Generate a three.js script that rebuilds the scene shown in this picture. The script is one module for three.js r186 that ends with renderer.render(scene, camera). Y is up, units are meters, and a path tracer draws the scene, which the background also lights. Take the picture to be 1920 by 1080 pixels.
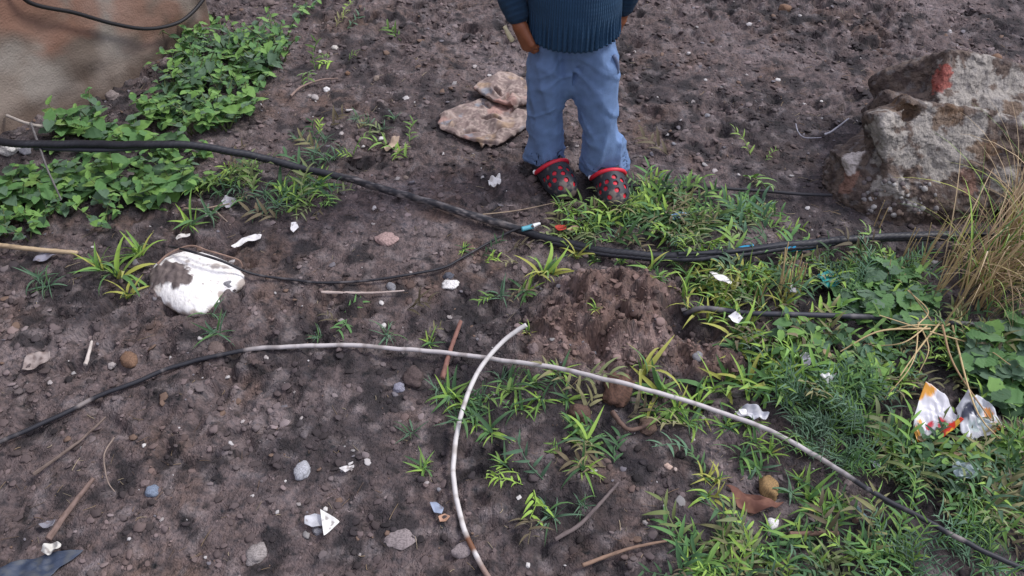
import * as THREE from 'three';
import { mergeGeometries, mergeVertices } from 'three/addons/utils/BufferGeometryUtils.js';

// ---------------------------------------------------------------- camera, sky, sun, exposure
const CAM_H = 1.4, PITCH = 46 * Math.PI / 180, FOCAL = 1614, VFOV = 2 * Math.atan(540 / FOCAL) * 180 / Math.PI;
const scene = new THREE.Scene();
const camera = new THREE.PerspectiveCamera(VFOV, 16 / 9, 0.05, 400);
camera.position.set(0, CAM_H, 0);
camera.rotation.set(-PITCH, 0, 0);
const renderer = new THREE.WebGLRenderer({ antialias: true });
renderer.setSize(1024, 576);
renderer.toneMapping = THREE.LinearToneMapping;
renderer.toneMappingExposure = 1.68;
renderer.shadowMap.enabled = true;
const SUN_DIR = new THREE.Vector3(1.1, 1.4, -0.3).normalize();
{ // overcast sky, a little brighter towards the veiled sun
  const w = 256, h = 128, data = new Float32Array(w * h * 4);
  for (let j = 0; j < h; j++) for (let i = 0; i < w; i++) {
    const th = (j + 0.5) / h * Math.PI - Math.PI / 2, ph = ((i + 0.5) / w - 0.5) * 2 * Math.PI;   // row 0 is straight down
    const y = Math.sin(th), c = Math.cos(th), x = c * Math.cos(ph), z = c * Math.sin(ph);
    const up = Math.max(0, y), s = Math.max(0, x * SUN_DIR.x + y * SUN_DIR.y + z * SUN_DIR.z);
    let L = 0.64 * (0.42 + 0.62 * up) * (0.75 + 0.9 * s * s);
    if (y < 0) L = 0.06;
    const k = (j * w + i) * 4;
    data[k] = L * 0.95; data[k + 1] = L * 0.96; data[k + 2] = L * 1.16; data[k + 3] = 1;
  }
  const sky = new THREE.DataTexture(data, w, h, THREE.RGBAFormat, THREE.FloatType);
  sky.mapping = THREE.EquirectangularReflectionMapping; sky.magFilter = THREE.LinearFilter; sky.minFilter = THREE.LinearFilter; sky.needsUpdate = true;
  scene.background = sky; scene.environment = sky;
}
const sun = new THREE.DirectionalLight(new THREE.Color(1, 0.955, 0.89), 1.5);
sun.position.copy(SUN_DIR).multiplyScalar(8).add(new THREE.Vector3(0, 0, -1.7));
sun.target.position.set(0, 0, -1.7);
sun.castShadow = true; sun.shadow.radius = 24; sun.shadow.mapSize.set(4096, 4096);
Object.assign(sun.shadow.camera, { left: -4, right: 4, top: 4, bottom: -4, near: 0.5, far: 20 });
scene.add(sun, sun.target);

// ---------------------------------------------------------------- helpers
let seedState = 1234567;
const rnd = () => { seedState |= 0; seedState = seedState + 0x6D2B79F5 | 0; let t = Math.imul(seedState ^ seedState >>> 15, 1 | seedState); t = t + Math.imul(t ^ t >>> 7, 61 | t) ^ t; return ((t ^ t >>> 14) >>> 0) / 4294967296; };
const seed = (s) => { seedState = s * 7919 + 13; };
const rr = (a, b) => a + (b - a) * rnd();
const pick = (a) => a[Math.floor(rnd() * a.length)];
const clamp = (x, a = 0, b = 1) => Math.min(b, Math.max(a, x));
const lerp = (a, b, t) => a + (b - a) * t;
const sstep = (a, b, x) => { const t = clamp((x - a) / (b - a)); return t * t * (3 - 2 * t); };
const mix3 = (a, b, t) => [lerp(a[0], b[0], t), lerp(a[1], b[1], t), lerp(a[2], b[2], t)];
const V = (x, y, z) => new THREE.Vector3(x, y, z);

// gradient noise
const PERM = new Uint8Array(512);
{ seed(5); const p = [...Array(256).keys()]; for (let i = 255; i > 0; i--) { const j = Math.floor(rnd() * (i + 1)); [p[i], p[j]] = [p[j], p[i]]; } for (let i = 0; i < 512; i++) PERM[i] = p[i & 255]; }
const gr3 = (h, x, y, z) => { h &= 15; const u = h < 8 ? x : y, v = h < 4 ? y : (h === 12 || h === 14 ? x : z); return ((h & 1) ? -u : u) + ((h & 2) ? -v : v); };
const fd = (t) => t * t * t * (t * (t * 6 - 15) + 10);
function n3(x, y, z) {
  const X = Math.floor(x), Y = Math.floor(y), Z = Math.floor(z); x -= X; y -= Y; z -= Z;
  const u = fd(x), v = fd(y), w = fd(z), a = X & 255, b = Y & 255, c = Z & 255;
  const A = PERM[a] + b, B = PERM[a + 1] + b, AA = PERM[A & 255] + c, AB = PERM[(A + 1) & 255] + c, BA = PERM[B & 255] + c, BB = PERM[(B + 1) & 255] + c;
  return lerp(lerp(lerp(gr3(PERM[AA & 255], x, y, z), gr3(PERM[BA & 255], x - 1, y, z), u), lerp(gr3(PERM[AB & 255], x, y - 1, z), gr3(PERM[BB & 255], x - 1, y - 1, z), u), v),
    lerp(lerp(gr3(PERM[(AA + 1) & 255], x, y, z - 1), gr3(PERM[(BA + 1) & 255], x - 1, y, z - 1), u), lerp(gr3(PERM[(AB + 1) & 255], x, y - 1, z - 1), gr3(PERM[(BB + 1) & 255], x - 1, y - 1, z - 1), u), v), w);
}
const GX = [1, -1, 1, -1, 1, -1, 0, 0], GY = [1, 1, -1, -1, 0, 0, 1, -1];
function n2p(x, y, per) {           // 2D gradient noise, periodic when per > 0
  let X = Math.floor(x), Y = Math.floor(y); x -= X; y -= Y;
  let X1 = X + 1, Y1 = Y + 1;
  if (per) { X = ((X % per) + per) % per; Y = ((Y % per) + per) % per; X1 = ((X1 % per) + per) % per; Y1 = ((Y1 % per) + per) % per; }
  const g = (i, j, dx, dy) => { const h = PERM[(PERM[i & 255] + j) & 255] & 7; return GX[h] * dx + GY[h] * dy; };
  const u = fd(x), v = fd(y);
  return lerp(lerp(g(X, Y, x, y), g(X1, Y, x - 1, y), u), lerp(g(X, Y1, x, y - 1), g(X1, Y1, x - 1, y - 1), u), v);
}
const n2 = (x, y) => n2p(x, y, 0);
const fbm3 = (x, y, z, o = 4) => { let s = 0, a = 0.5; for (let i = 0; i < o; i++) { s += a * n3(x, y, z); x = x * 2.03 + 7.1; y = y * 2.03 + 3.7; z = z * 2.03 + 1.3; a *= 0.5; } return s; };
const fbm2 = (x, y, o = 4) => { let s = 0, a = 0.5; for (let i = 0; i < o; i++) { s += a * n2(x, y); x = x * 2.03 + 7.1; y = y * 2.03 + 3.7; a *= 0.5; } return s; };

// photo pixel (1920 x 1080) -> direction -> point on the ground
const SP = Math.sin(PITCH), CP = Math.cos(PITCH);
function dirOf(px, py) { const u = (px - 960) / FOCAL, v = (540 - py) / FOCAL; return [u, -SP + v * CP, -CP - v * SP]; }
function onPlane(px, py, y = 0) { const d = dirOf(px, py), t = (y - CAM_H) / d[1]; return [d[0] * t, d[2] * t, t]; }
function atZ(px, py, z) { const d = dirOf(px, py), t = z / d[2]; return V(d[0] * t, CAM_H + d[1] * t, z); }
function toPx(x, y, z) { const a = CAM_H - y, dep = a * SP - z * CP; return [960 + FOCAL * x / dep, 540 - FOCAL * (-a * CP - z * SP) / dep, dep]; }

// ---- terrain height
const MOUND = onPlane(1135, 605, 0.04), PIT = onPlane(1268, 605), BANK = onPlane(960, 575), RIDGE = onPlane(1310, 668, 0.02), HEAPTOP = onPlane(1160, 530, 0.05);
const lump = (x, z, cx, cz, rx, rz, rot = 0) => { const c = Math.cos(rot), s = Math.sin(rot), dx = x - cx, dz = z - cz, a = (dx * c + dz * s) / rx, b = (-dx * s + dz * c) / rz; return a * a + b * b; };
function moundMask(x, z) {
  const wob = 1 + 0.35 * fbm2(x * 9 + 3, z * 9, 3);
  const a = Math.exp(-Math.pow(lump(x, z, MOUND[0], MOUND[1], 0.18, 0.115), 1.6) * wob * 1.1);
  const b = Math.exp(-Math.pow(lump(x, z, RIDGE[0], RIDGE[1], 0.1, 0.045, 0.35), 1.5) * wob);
  const c = Math.exp(-Math.pow(lump(x, z, HEAPTOP[0], HEAPTOP[1], 0.14, 0.06, 0.05), 1.5) * wob);
  return [a, b, c];
}
function Hs(x, z) {                  // broad shape of the ground, without clods
  let h = 0.016 * n2(x * 0.9 + 4.2, z * 0.9) + 0.009 * n2(x * 3.1, z * 3.1 + 8) + 0.004 * n2(x * 7.3 + 2, z * 7.3);
  const [a, b, c] = moundMask(x, z);
  h += 0.045 * a + 0.035 * b + 0.045 * c;
  h -= 0.05 * Math.exp(-Math.pow(lump(x, z, PIT[0], PIT[1] - 0.005, 0.03, 0.055, -0.25), 1.3));
  h += 0.062 * Math.exp(-Math.pow(lump(x, z, -1.36, -1.86, 0.24, 0.15, 0.3), 1.4));
  h -= 0.018 * Math.exp(-lump(x, z, BANK[0], BANK[1], 0.085, 0.03, -0.35));
  return h;
}
function rough(x, z) { return 0.38 + 0.78 * sstep(-0.2, 0.25, n2(x * 2.1 + 9, z * 2.1) + 0.4 * n2(x * 6 + 2, z * 6)); }
function H(x, z) {
  const d2 = x * x + (z + 1.7) * (z + 1.7);
  if (d2 > 30) return 0.3 * (fbm2(x * 0.05, z * 0.05, 3)) * sstep(40, 300, d2) + sstep(40, 30, d2) * 0;
  const [a, b, c] = moundMask(x, z), m = Math.max(a, b, c), R = rough(x, z) * (1 + 0.9 * m) * sstep(8, 4.5, d2);
  let h = Hs(x, z) * sstep(30, 8, d2); if (R === 0) return h;
  const wx = x + 0.02 * n2(x * 8, z * 8 + 4), wz = z + 0.02 * n2(x * 8 + 31, z * 8);
  h += R * (0.012 * Math.abs(n2(wx * 11, wz * 11)) + 0.013 * Math.abs(n2(wx * 23 + 5, wz * 23)) + 0.0105 * Math.abs(n2(wx * 47, wz * 47 + 3)) + 0.006 * Math.abs(n2(x * 95, z * 95))) - 0.004;
  h -= 0.011 * R * sstep(0.12, 0.42, n2(wx * 6.5 + 17, wz * 6.5));           // trodden dents
  h -= 0.016 * sstep(0.25, 0.45, n2(wx * 13 + 57, wz * 13)) * R + 0.01 * sstep(0.25, 0.4, n2(wx * 27 + 7, wz * 27 + 5)) * R;
  if (m > 0.05) h += m * (0.012 * Math.abs(n2(x * 30, z * 30 + 9)) + 0.012 * Math.abs(n2(x * 62 + 3, z * 62)) + 0.006 * n2(x * 110, z * 110) - 0.006);
  return h;
}
function P(px, py, lift = 0) {       // pixel -> point on the terrain
  let y = 0, g; for (let i = 0; i < 4; i++) { g = onPlane(px, py, y); y = H(g[0], g[1]) + lift; }
  return V(g[0], y, g[1]);
}
function PS(px, py, lift = 0) { let y = 0, g; for (let i = 0; i < 4; i++) { g = onPlane(px, py, y); y = Hs(g[0], g[1]) + 0.006 + lift; } return V(g[0], y, g[1]); }
const mpp = (px, py) => onPlane(px, py)[2] / FOCAL;   // metres per photo pixel on the ground there

// ---- objects
const taken = {};
function numbered(n) { taken[n] = (taken[n] ?? -1) + 1; return taken[n] ? n + '_' + String(taken[n]).padStart(3, '0') : n; }
function mesh(name, g, m, parent) { const o = new THREE.Mesh(g, m); o.name = name; o.castShadow = o.receiveShadow = true; if (parent) parent.add(o); return o; }
function tag(o, label, category, group) { o.userData.label = label; o.userData.category = category; if (group) o.userData.group = group; return o; }
function single(name, g, m, label, category, group) { return tag(mesh(numbered(name), g, m, scene), label, category, group); }
function group(name, label, category, grp) { const o = new THREE.Group(); o.name = numbered(name); scene.add(o); return tag(o, label, category, grp); }
function structure(name, g, m) { const o = mesh(numbered(name), g, m, scene); o.userData.kind = 'structure'; return o; }
function stuff(name, o, label, category) { o.name = numbered(name); o.castShadow = o.receiveShadow = true; o.userData = { kind: 'stuff', label, category }; scene.add(o); return o; }
function copyOf(proto, label, grp) { const c = proto.clone(); c.name = numbered(proto.name.replace(/_\d{3}$/, '')); c.userData = { ...proto.userData }; if (label) c.userData.label = label; if (grp) c.userData.group = grp; scene.add(c); return c; }

function geo(pos, idx, col, uv) {
  const g = new THREE.BufferGeometry();
  g.setAttribute('position', new THREE.BufferAttribute(new Float32Array(pos), 3));
  if (col) g.setAttribute('color', new THREE.BufferAttribute(new Float32Array(col), 3));
  if (uv) g.setAttribute('uv', new THREE.BufferAttribute(new Float32Array(uv), 2));
  g.setIndex(idx); g.computeVertexNormals(); return g;
}
function paint(g, fn) { const p = g.attributes.position, c = new Float32Array(p.count * 3); for (let i = 0; i < p.count; i++) { const k = fn(p.getX(i), p.getY(i), p.getZ(i), i); c[3 * i] = k[0]; c[3 * i + 1] = k[1]; c[3 * i + 2] = k[2]; } g.setAttribute('color', new THREE.BufferAttribute(c, 3)); return g; }
function boxUV(src) { // flat projection per face along its main axis, in metres
  const g = src.toNonIndexed(), p = g.attributes.position, u = new Float32Array(p.count * 2), A = V(0, 0, 0), B = V(0, 0, 0), C = V(0, 0, 0);
  for (let i = 0; i < p.count; i += 3) { A.fromBufferAttribute(p, i); B.fromBufferAttribute(p, i + 1).sub(A); C.fromBufferAttribute(p, i + 2).sub(A); B.cross(C); const a = Math.abs(B.x), b = Math.abs(B.y), c = Math.abs(B.z); for (let k = i; k < i + 3; k++) { const x = p.getX(k), y = p.getY(k), z = p.getZ(k); if (a > b && a > c) { u[2 * k] = z; u[2 * k + 1] = y; } else if (b > c) { u[2 * k] = x; u[2 * k + 1] = z; } else { u[2 * k] = x; u[2 * k + 1] = y; } } }
  g.setAttribute('uv', new THREE.BufferAttribute(u, 2)); return g;
}

// surface nets: closed mesh of a distance field
function isoMesh(f, lo, hi, cell) {
  const nx = Math.ceil((hi[0] - lo[0]) / cell) + 1, ny = Math.ceil((hi[1] - lo[1]) / cell) + 1, nz = Math.ceil((hi[2] - lo[2]) / cell) + 1;
  const d = new Float32Array(nx * ny * nz), id = (i, j, k) => (k * ny + j) * nx + i;
  for (let k = 0; k < nz; k++) for (let j = 0; j < ny; j++) for (let i = 0; i < nx; i++) d[id(i, j, k)] = f(lo[0] + i * cell, lo[1] + j * cell, lo[2] + k * cell);
  const vid = new Int32Array(nx * ny * nz).fill(-1), pos = [], tri = [];
  const C = [[0, 0, 0], [1, 0, 0], [0, 1, 0], [1, 1, 0], [0, 0, 1], [1, 0, 1], [0, 1, 1], [1, 1, 1]], E = [[0, 1], [2, 3], [4, 5], [6, 7], [0, 2], [1, 3], [4, 6], [5, 7], [0, 4], [1, 5], [2, 6], [3, 7]];
  for (let k = 0; k < nz - 1; k++) for (let j = 0; j < ny - 1; j++) for (let i = 0; i < nx - 1; i++) {
    const v = C.map((c) => d[id(i + c[0], j + c[1], k + c[2])]); let m = 0; for (let q = 0; q < 8; q++) if (v[q] < 0) m |= 1 << q;
    if (m === 0 || m === 255) continue;
    let x = 0, y = 0, z = 0, n = 0;
    for (const [a, b] of E) if ((v[a] < 0) !== (v[b] < 0)) { const t = v[a] / (v[a] - v[b]); x += lerp(C[a][0], C[b][0], t); y += lerp(C[a][1], C[b][1], t); z += lerp(C[a][2], C[b][2], t); n++; }
    vid[id(i, j, k)] = pos.length / 3; pos.push(lo[0] + (i + x / n) * cell, lo[1] + (j + y / n) * cell, lo[2] + (k + z / n) * cell);
  }
  const quad = (a, b, c, e, flip) => { if (a < 0 || b < 0 || c < 0 || e < 0) return; if (flip) tri.push(a, c, b, a, e, c); else tri.push(a, b, c, a, c, e); };
  for (let k = 1; k < nz - 1; k++) for (let j = 1; j < ny - 1; j++) for (let i = 1; i < nx - 1; i++) {
    const s = d[id(i, j, k)] < 0;
    if (s !== d[id(i + 1, j, k)] < 0) quad(vid[id(i, j - 1, k - 1)], vid[id(i, j, k - 1)], vid[id(i, j, k)], vid[id(i, j - 1, k)], !s);
    if (s !== d[id(i, j + 1, k)] < 0) quad(vid[id(i - 1, j, k - 1)], vid[id(i - 1, j, k)], vid[id(i, j, k)], vid[id(i, j, k - 1)], !s);
    if (s !== d[id(i, j, k + 1)] < 0) quad(vid[id(i - 1, j - 1, k)], vid[id(i, j - 1, k)], vid[id(i, j, k)], vid[id(i - 1, j, k)], !s);
  }
  return geo(pos, tri);
}
const smin = (a, b, k) => { const h = clamp(0.5 + 0.5 * (b - a) / k); return lerp(b, a, h) - k * h * (1 - h); };
function cap(x, y, z, a, b, ra, rb) {
  const bx = b[0] - a[0], by = b[1] - a[1], bz = b[2] - a[2], t = clamp(((x - a[0]) * bx + (y - a[1]) * by + (z - a[2]) * bz) / (bx * bx + by * by + bz * bz));
  return Math.hypot(x - a[0] - t * bx, y - a[1] - t * by, z - a[2] - t * bz) - lerp(ra, rb, t);
}
function ell(x, y, z, c, r) { const a = (x - c[0]) / r[0], b = (y - c[1]) / r[1], e = (z - c[2]) / r[2], k = Math.sqrt(a * a + b * b + e * e), m = Math.sqrt((a / r[0]) ** 2 + (b / r[1]) ** 2 + (e / r[2]) ** 2); return m < 1e-9 ? -Math.min(...r) : k * (k - 1) / m; }
function rbox(x, y, z, c, h, r) { const qx = Math.abs(x - c[0]) - h[0] + r, qy = Math.abs(y - c[1]) - h[1] + r, qz = Math.abs(z - c[2]) - h[2] + r; return Math.hypot(Math.max(qx, 0), Math.max(qy, 0), Math.max(qz, 0)) + Math.min(Math.max(qx, qy, qz), 0) - r; }

// tube with a colour along it, closed ends
function tube(pts, r, { seg = 120, rad = 8, color = null, twist = 0, ridges = 0, depth = 0, rEnd = null, closed = true, wob = 0, tension = 0.5, kink = 0 } = {}) {
  const curve = new THREE.CatmullRomCurve3(pts, false, 'catmullrom', tension), fr = curve.computeFrenetFrames(seg, false), pos = [], idx = [], col = [];
  let N = V(0, 1, 0);
  for (let i = 0; i <= seg; i++) {
    const t = i / seg, p = curve.getPointAt(t), T = fr.tangents[i]; if (kink) { p.x += kink * (n3(p.x * 9, p.z * 9, 4) + 0.5 * n3(p.x * 24, p.z * 24, 4)); p.z += kink * (n3(p.x * 9, p.z * 9, 14) + 0.5 * n3(p.x * 24, p.z * 24, 9)); p.y += 0.5 * kink * n3(p.x * 14, p.z * 14, 24); }
    N = N.sub(T.clone().multiplyScalar(N.dot(T))).normalize(); const B = T.clone().cross(N);
    for (let j = 0; j < rad; j++) {
      const a = j / rad * 2 * Math.PI; let q = rEnd === null ? r : lerp(r, rEnd, t);
      if (ridges) q *= 1 + depth * Math.cos(ridges * (a + twist * t));
      if (wob) q *= 1 + wob * n3(p.x * 90 + Math.cos(a), p.z * 90 + Math.sin(a), p.y * 90);
      const c = Math.cos(a) * q, s = Math.sin(a) * q;
      pos.push(p.x + N.x * c + B.x * s, p.y + N.y * c + B.y * s, p.z + N.z * c + B.z * s);
      if (color) col.push(...color(t, p, a));
    }
  }
  for (let i = 0; i < seg; i++) for (let j = 0; j < rad; j++) { const a = i * rad + j, b = i * rad + (j + 1) % rad; idx.push(a, b, a + rad, b, b + rad, a + rad); }
  if (closed) for (const e of [0, seg]) { const p = curve.getPointAt(e / seg), c = pos.length / 3; pos.push(p.x, p.y, p.z); if (color) col.push(...color(e / seg, p, 0)); for (let j = 0; j < rad; j++) { const a = e * rad + j, b = e * rad + (j + 1) % rad; if (e) idx.push(a, b, c); else idx.push(b, a, c); } }
  return geo(pos, idx, color ? col : null);
}
const std = (r, g, b, rough = 0.9, extra = {}) => new THREE.MeshStandardMaterial({ color: new THREE.Color().setRGB(r, g, b), roughness: rough, ...extra });
const vmat = (rough = 0.9, extra = {}) => new THREE.MeshStandardMaterial({ vertexColors: true, roughness: rough, ...extra });
const leafMat = (r, g, b) => new THREE.MeshPhysicalMaterial({ color: new THREE.Color().setRGB(r, g, b), roughness: 0.75, transmission: 0.3, thickness: 0, side: THREE.DoubleSide });

// sharp-edged crumple: folded facets in several directions
const FOLDS = [...Array(9)].map((_, i) => { const a = i * 2.39996 + 0.3; return [Math.cos(a), Math.sin(a), 7 + 5.3 * ((i * 7) % 5), i * 0.37]; });
function crumple(x, z, s = 1, o = 0) { let h = 0, w = 0; const wx = x + 0.02 / s * n2(x * 9 * s + o, z * 9 * s), wz = z + 0.02 / s * n2(x * 9 * s + 20, z * 9 * s + o); for (const [c, d, f, p] of FOLDS) { const u = (wx * c + wz * d) * f * s + p + o, t = Math.abs(u - Math.floor(u) - 0.5) * 2, m = sstep(-0.25, 0.35, n2(x * 6 * s * (1 + p) + o, z * 6 * s + p * 9)); h += m * t / f; w += 1 / f; } return h / w * 2 - 0.5; }
// tiling grain textures
function grainTex(size, fn, srgb) {
  const d = new Uint8Array(size * size * 4);
  for (let j = 0; j < size; j++) for (let i = 0; i < size; i++) { const c = fn(i / size, j / size), k = (j * size + i) * 4; if (typeof c === 'number') d[k] = d[k + 1] = d[k + 2] = clamp(c) * 255; else { d[k] = clamp(c[0]) * 255; d[k + 1] = clamp(c[1]) * 255; d[k + 2] = clamp(c[2]) * 255; } d[k + 3] = 255; }
  const t = new THREE.DataTexture(d, size, size); t.wrapS = t.wrapT = THREE.RepeatWrapping; t.magFilter = THREE.LinearFilter; t.minFilter = THREE.LinearMipmapLinearFilter; t.generateMipmaps = true; if (srgb) t.colorSpace = THREE.SRGBColorSpace; t.needsUpdate = true; return t;
}

// ---------------------------------------------------------------- ground
const soilBump = grainTex(2048, (u, v) => {
  let h = 0.5;
  h += 0.16 * (Math.abs(n2p(u * 120, v * 120, 120)) - 0.2) + 0.2 * (Math.abs(n2p(u * 250, v * 250, 250)) - 0.2) + 0.22 * (Math.abs(n2p(u * 510, v * 510, 510)) - 0.2) + 0.14 * n2p(u * 900, v * 900, 900);
  return h + 0.18 * n2p(u * 40, v * 40, 40);
});
const soilMap = grainTex(2048, (u, v) => {
  const a = n2p(u * 90, v * 90, 90), b = n2p(u * 230, v * 230, 230), c = n2p(u * 520, v * 520, 520), e = n2p(u * 17, v * 17, 17);
  let k = 0.74 + 0.26 * a + 0.34 * b + 0.34 * c + 0.08 * e - 0.3 * sstep(0.3, 0.5, n2p(u * 75 + 9, v * 75, 75));
  const fleck = 0.7 * sstep(0.42, 0.6, n2p(u * 300 + 11, v * 300, 300)), straw = sstep(0.45, 0.6, n2p(u * 110 + 3, v * 260, 110 * 0 + 1000)) * 0;
  const warm = 0.035 * n2p(u * 60 + 4, v * 60, 60) + 0.05 * b;
  return [k + warm + 0.2 * fleck + straw, k + 0.18 * fleck, k - warm + 0.17 * fleck];
}, false);
const SOIL = [0.128, 0.097, 0.095], DAMP_AND_SHADE = [0.03, 0.025, 0.029], DUST = [0.205, 0.165, 0.165], BROWN = [0.125, 0.078, 0.058], FRESH = [0.15, 0.095, 0.078];
const dampAndShadeSpots = [[880, 625, 0.16], [1480, 260, 0.2], [1450, 330, 0.16], [560, 680, 0.1], [1080, 350, 0.12], [620, 820, 0.14], [1180, 800, 0.12], [1700, 680, 0.25], [1640, 790, 0.12], [150, 560, 0.12], [760, 690, 0.1], [1010, 980, 0.12], [1310, 600, 0.1], [1620, 430, 0.14], [90, 330, 0.2], [190, 180, 0.14], [420, 90, 0.1], [1400, 540, 0.16], [1560, 600, 0.2], [1500, 720, 0.2], [1800, 880, 0.28], [1860, 700, 0.25], [1350, 1050, 0.16], [1700, 1000, 0.2], [1180, 420, 0.14], [1330, 420, 0.12], [1000, 760, 0.13], [900, 720, 0.1], [200, 350, 0.2], [380, 180, 0.18], [480, 370, 0.14], [700, 700, 0.08], [560, 850, 0.1], [1100, 960, 0.1], [250, 460, 0.1], [1790, 560, 0.2]].map(([a, b, r]) => [...onPlane(a, b), r]);  // damp patches, plus shade painted into the soil under grass and weeds
function soilColor(x, z) {
  const p = fbm2(x * 2.2 + 1.5, z * 2.2, 4), q = fbm2(x * 6.3 + 8, z * 6.3 + 2, 4), s = fbm2(x * 21, z * 21 + 6, 3);
  const near = sstep(9, 4.5, x * x + (z + 1.7) * (z + 1.7)); let c = mix3(SOIL, DUST, sstep(0, 0.45, p + 0.5 * q * near)); if (near === 0) return mix3(c, BROWN, 0.4 * sstep(-0.1, 0.3, fbm2(x * 0.8, z * 0.8, 3)));
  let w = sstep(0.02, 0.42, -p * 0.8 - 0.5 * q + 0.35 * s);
  for (const [sx, sz, , r] of dampAndShadeSpots) { const d = Math.hypot(x - sx, z - sz) / r; if (d < 1.6) w = Math.max(w, 0.85 * sstep(1.25, 0.5, d + 1.1 * q + 0.6 * s)); }
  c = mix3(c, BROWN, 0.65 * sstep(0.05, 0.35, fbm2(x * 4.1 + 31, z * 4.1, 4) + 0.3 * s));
  c = mix3(c, DAMP_AND_SHADE, w * 0.85);  // one dark tone for damp soil and painted shade between plants
  c = mix3(c, [0.024, 0.02, 0.023], near * 0.9 * sstep(0.1, 0.24, fbm2(x * 13 + 71, z * 13, 4) - 0.3 * p - 0.25 * fbm2(x * 3 + 5, z * 3, 2))); c = mix3(c, [0.026, 0.021, 0.023], near * 0.5 * sstep(0.22, 0.36, n2(x * 38 + 3, z * 38))); c = mix3(c, [0.23, 0.195, 0.195], near * 0.5 * sstep(0.2, 0.42, n2(x * 26 + 13, z * 26)));
  const [a, b, e] = moundMask(x, z), m = Math.max(a, b, e);
  c = mix3(c, mix3(FRESH, [0.24, 0.17, 0.155], sstep(-0.1, 0.3, s + q)), sstep(0.15, 0.7, m + 0.4 * s) * 0.9);
  return c;
}
{
  const axis = (lo, hi, step, far) => { const v = []; for (let x = lo; x < hi; x += step) v.push(x); let s = step, x = hi; while (x < far) { v.push(x); s = Math.min(s * 1.13, 6); x += s; } s = step; x = lo - step; const w = []; while (x > -far) { w.push(x); s = Math.min(s * 1.13, 6); x -= s; } return [...w.reverse(), ...v]; };
  const xs = axis(-1.85, 1.85, 0.0068, 70), zs = axis(-3.15, -0.5, 0.0066, 70), pos = [], col = [], uv = [], idx = [];
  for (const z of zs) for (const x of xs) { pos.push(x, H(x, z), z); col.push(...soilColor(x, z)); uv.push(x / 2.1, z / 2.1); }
  const n = xs.length;
  for (let j = 0; j < zs.length - 1; j++) for (let i = 0; i < n - 1; i++) { const a = j * n + i; idx.push(a, a + n, a + 1, a + 1, a + n, a + n + 1); }
  const m = new THREE.MeshStandardMaterial({ vertexColors: true, map: soilMap, bumpMap: soilBump, bumpScale: 0.009, roughness: 0.92 });
  structure('ground', geo(pos, idx, col, uv), m);
}
function stoneGeo(s, detail = 1, flat = 0.7, rough = 0.25) {
  const g = mergeVertices(new THREE.IcosahedronGeometry(1, detail).deleteAttribute('normal').deleteAttribute('uv'), 1e-4), p = g.attributes.position;
  for (let i = 0; i < p.count; i++) { const x = p.getX(i), y = p.getY(i), z = p.getZ(i), k = 1 + rough * 1.6 * n3(x * 1.1 + s * 3.3, y * 1.1, z * 1.1 + s) + rough * 0.7 * n3(x * 2.6, y * 2.6 + s, z * 2.6); p.setXYZ(i, x * k, y * k * flat, z * k); }
  g.computeVertexNormals(); return g;
}
function scatter(count, accept) { const out = []; let guard = 0; while (out.length < count && guard++ < count * 40) { const x = rr(-1.85, 1.85), z = rr(-3.0, -0.5), q = toPx(x, 0, z); if (q[0] < -60 || q[0] > 1980 || q[1] < -60 || q[1] > 1140) continue; if (accept && rnd() > accept(x, z, q)) continue; out.push([x, z, q]); } return out; }
function instanced(g, m, list, place) { const im = new THREE.InstancedMesh(g, m, list.length), M = new THREE.Matrix4(), q = new THREE.Quaternion(), e = new THREE.Euler(), c = new THREE.Color(); list.forEach((it, i) => { const r = place(it, i); e.set(...r.rot, r.order ?? 'YXZ'); q.setFromEuler(e); M.compose(r.pos, q, r.scale); im.setMatrixAt(i, M); if (r.color) im.setColorAt(i, c.setRGB(...r.color)); }); return im; }
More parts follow.
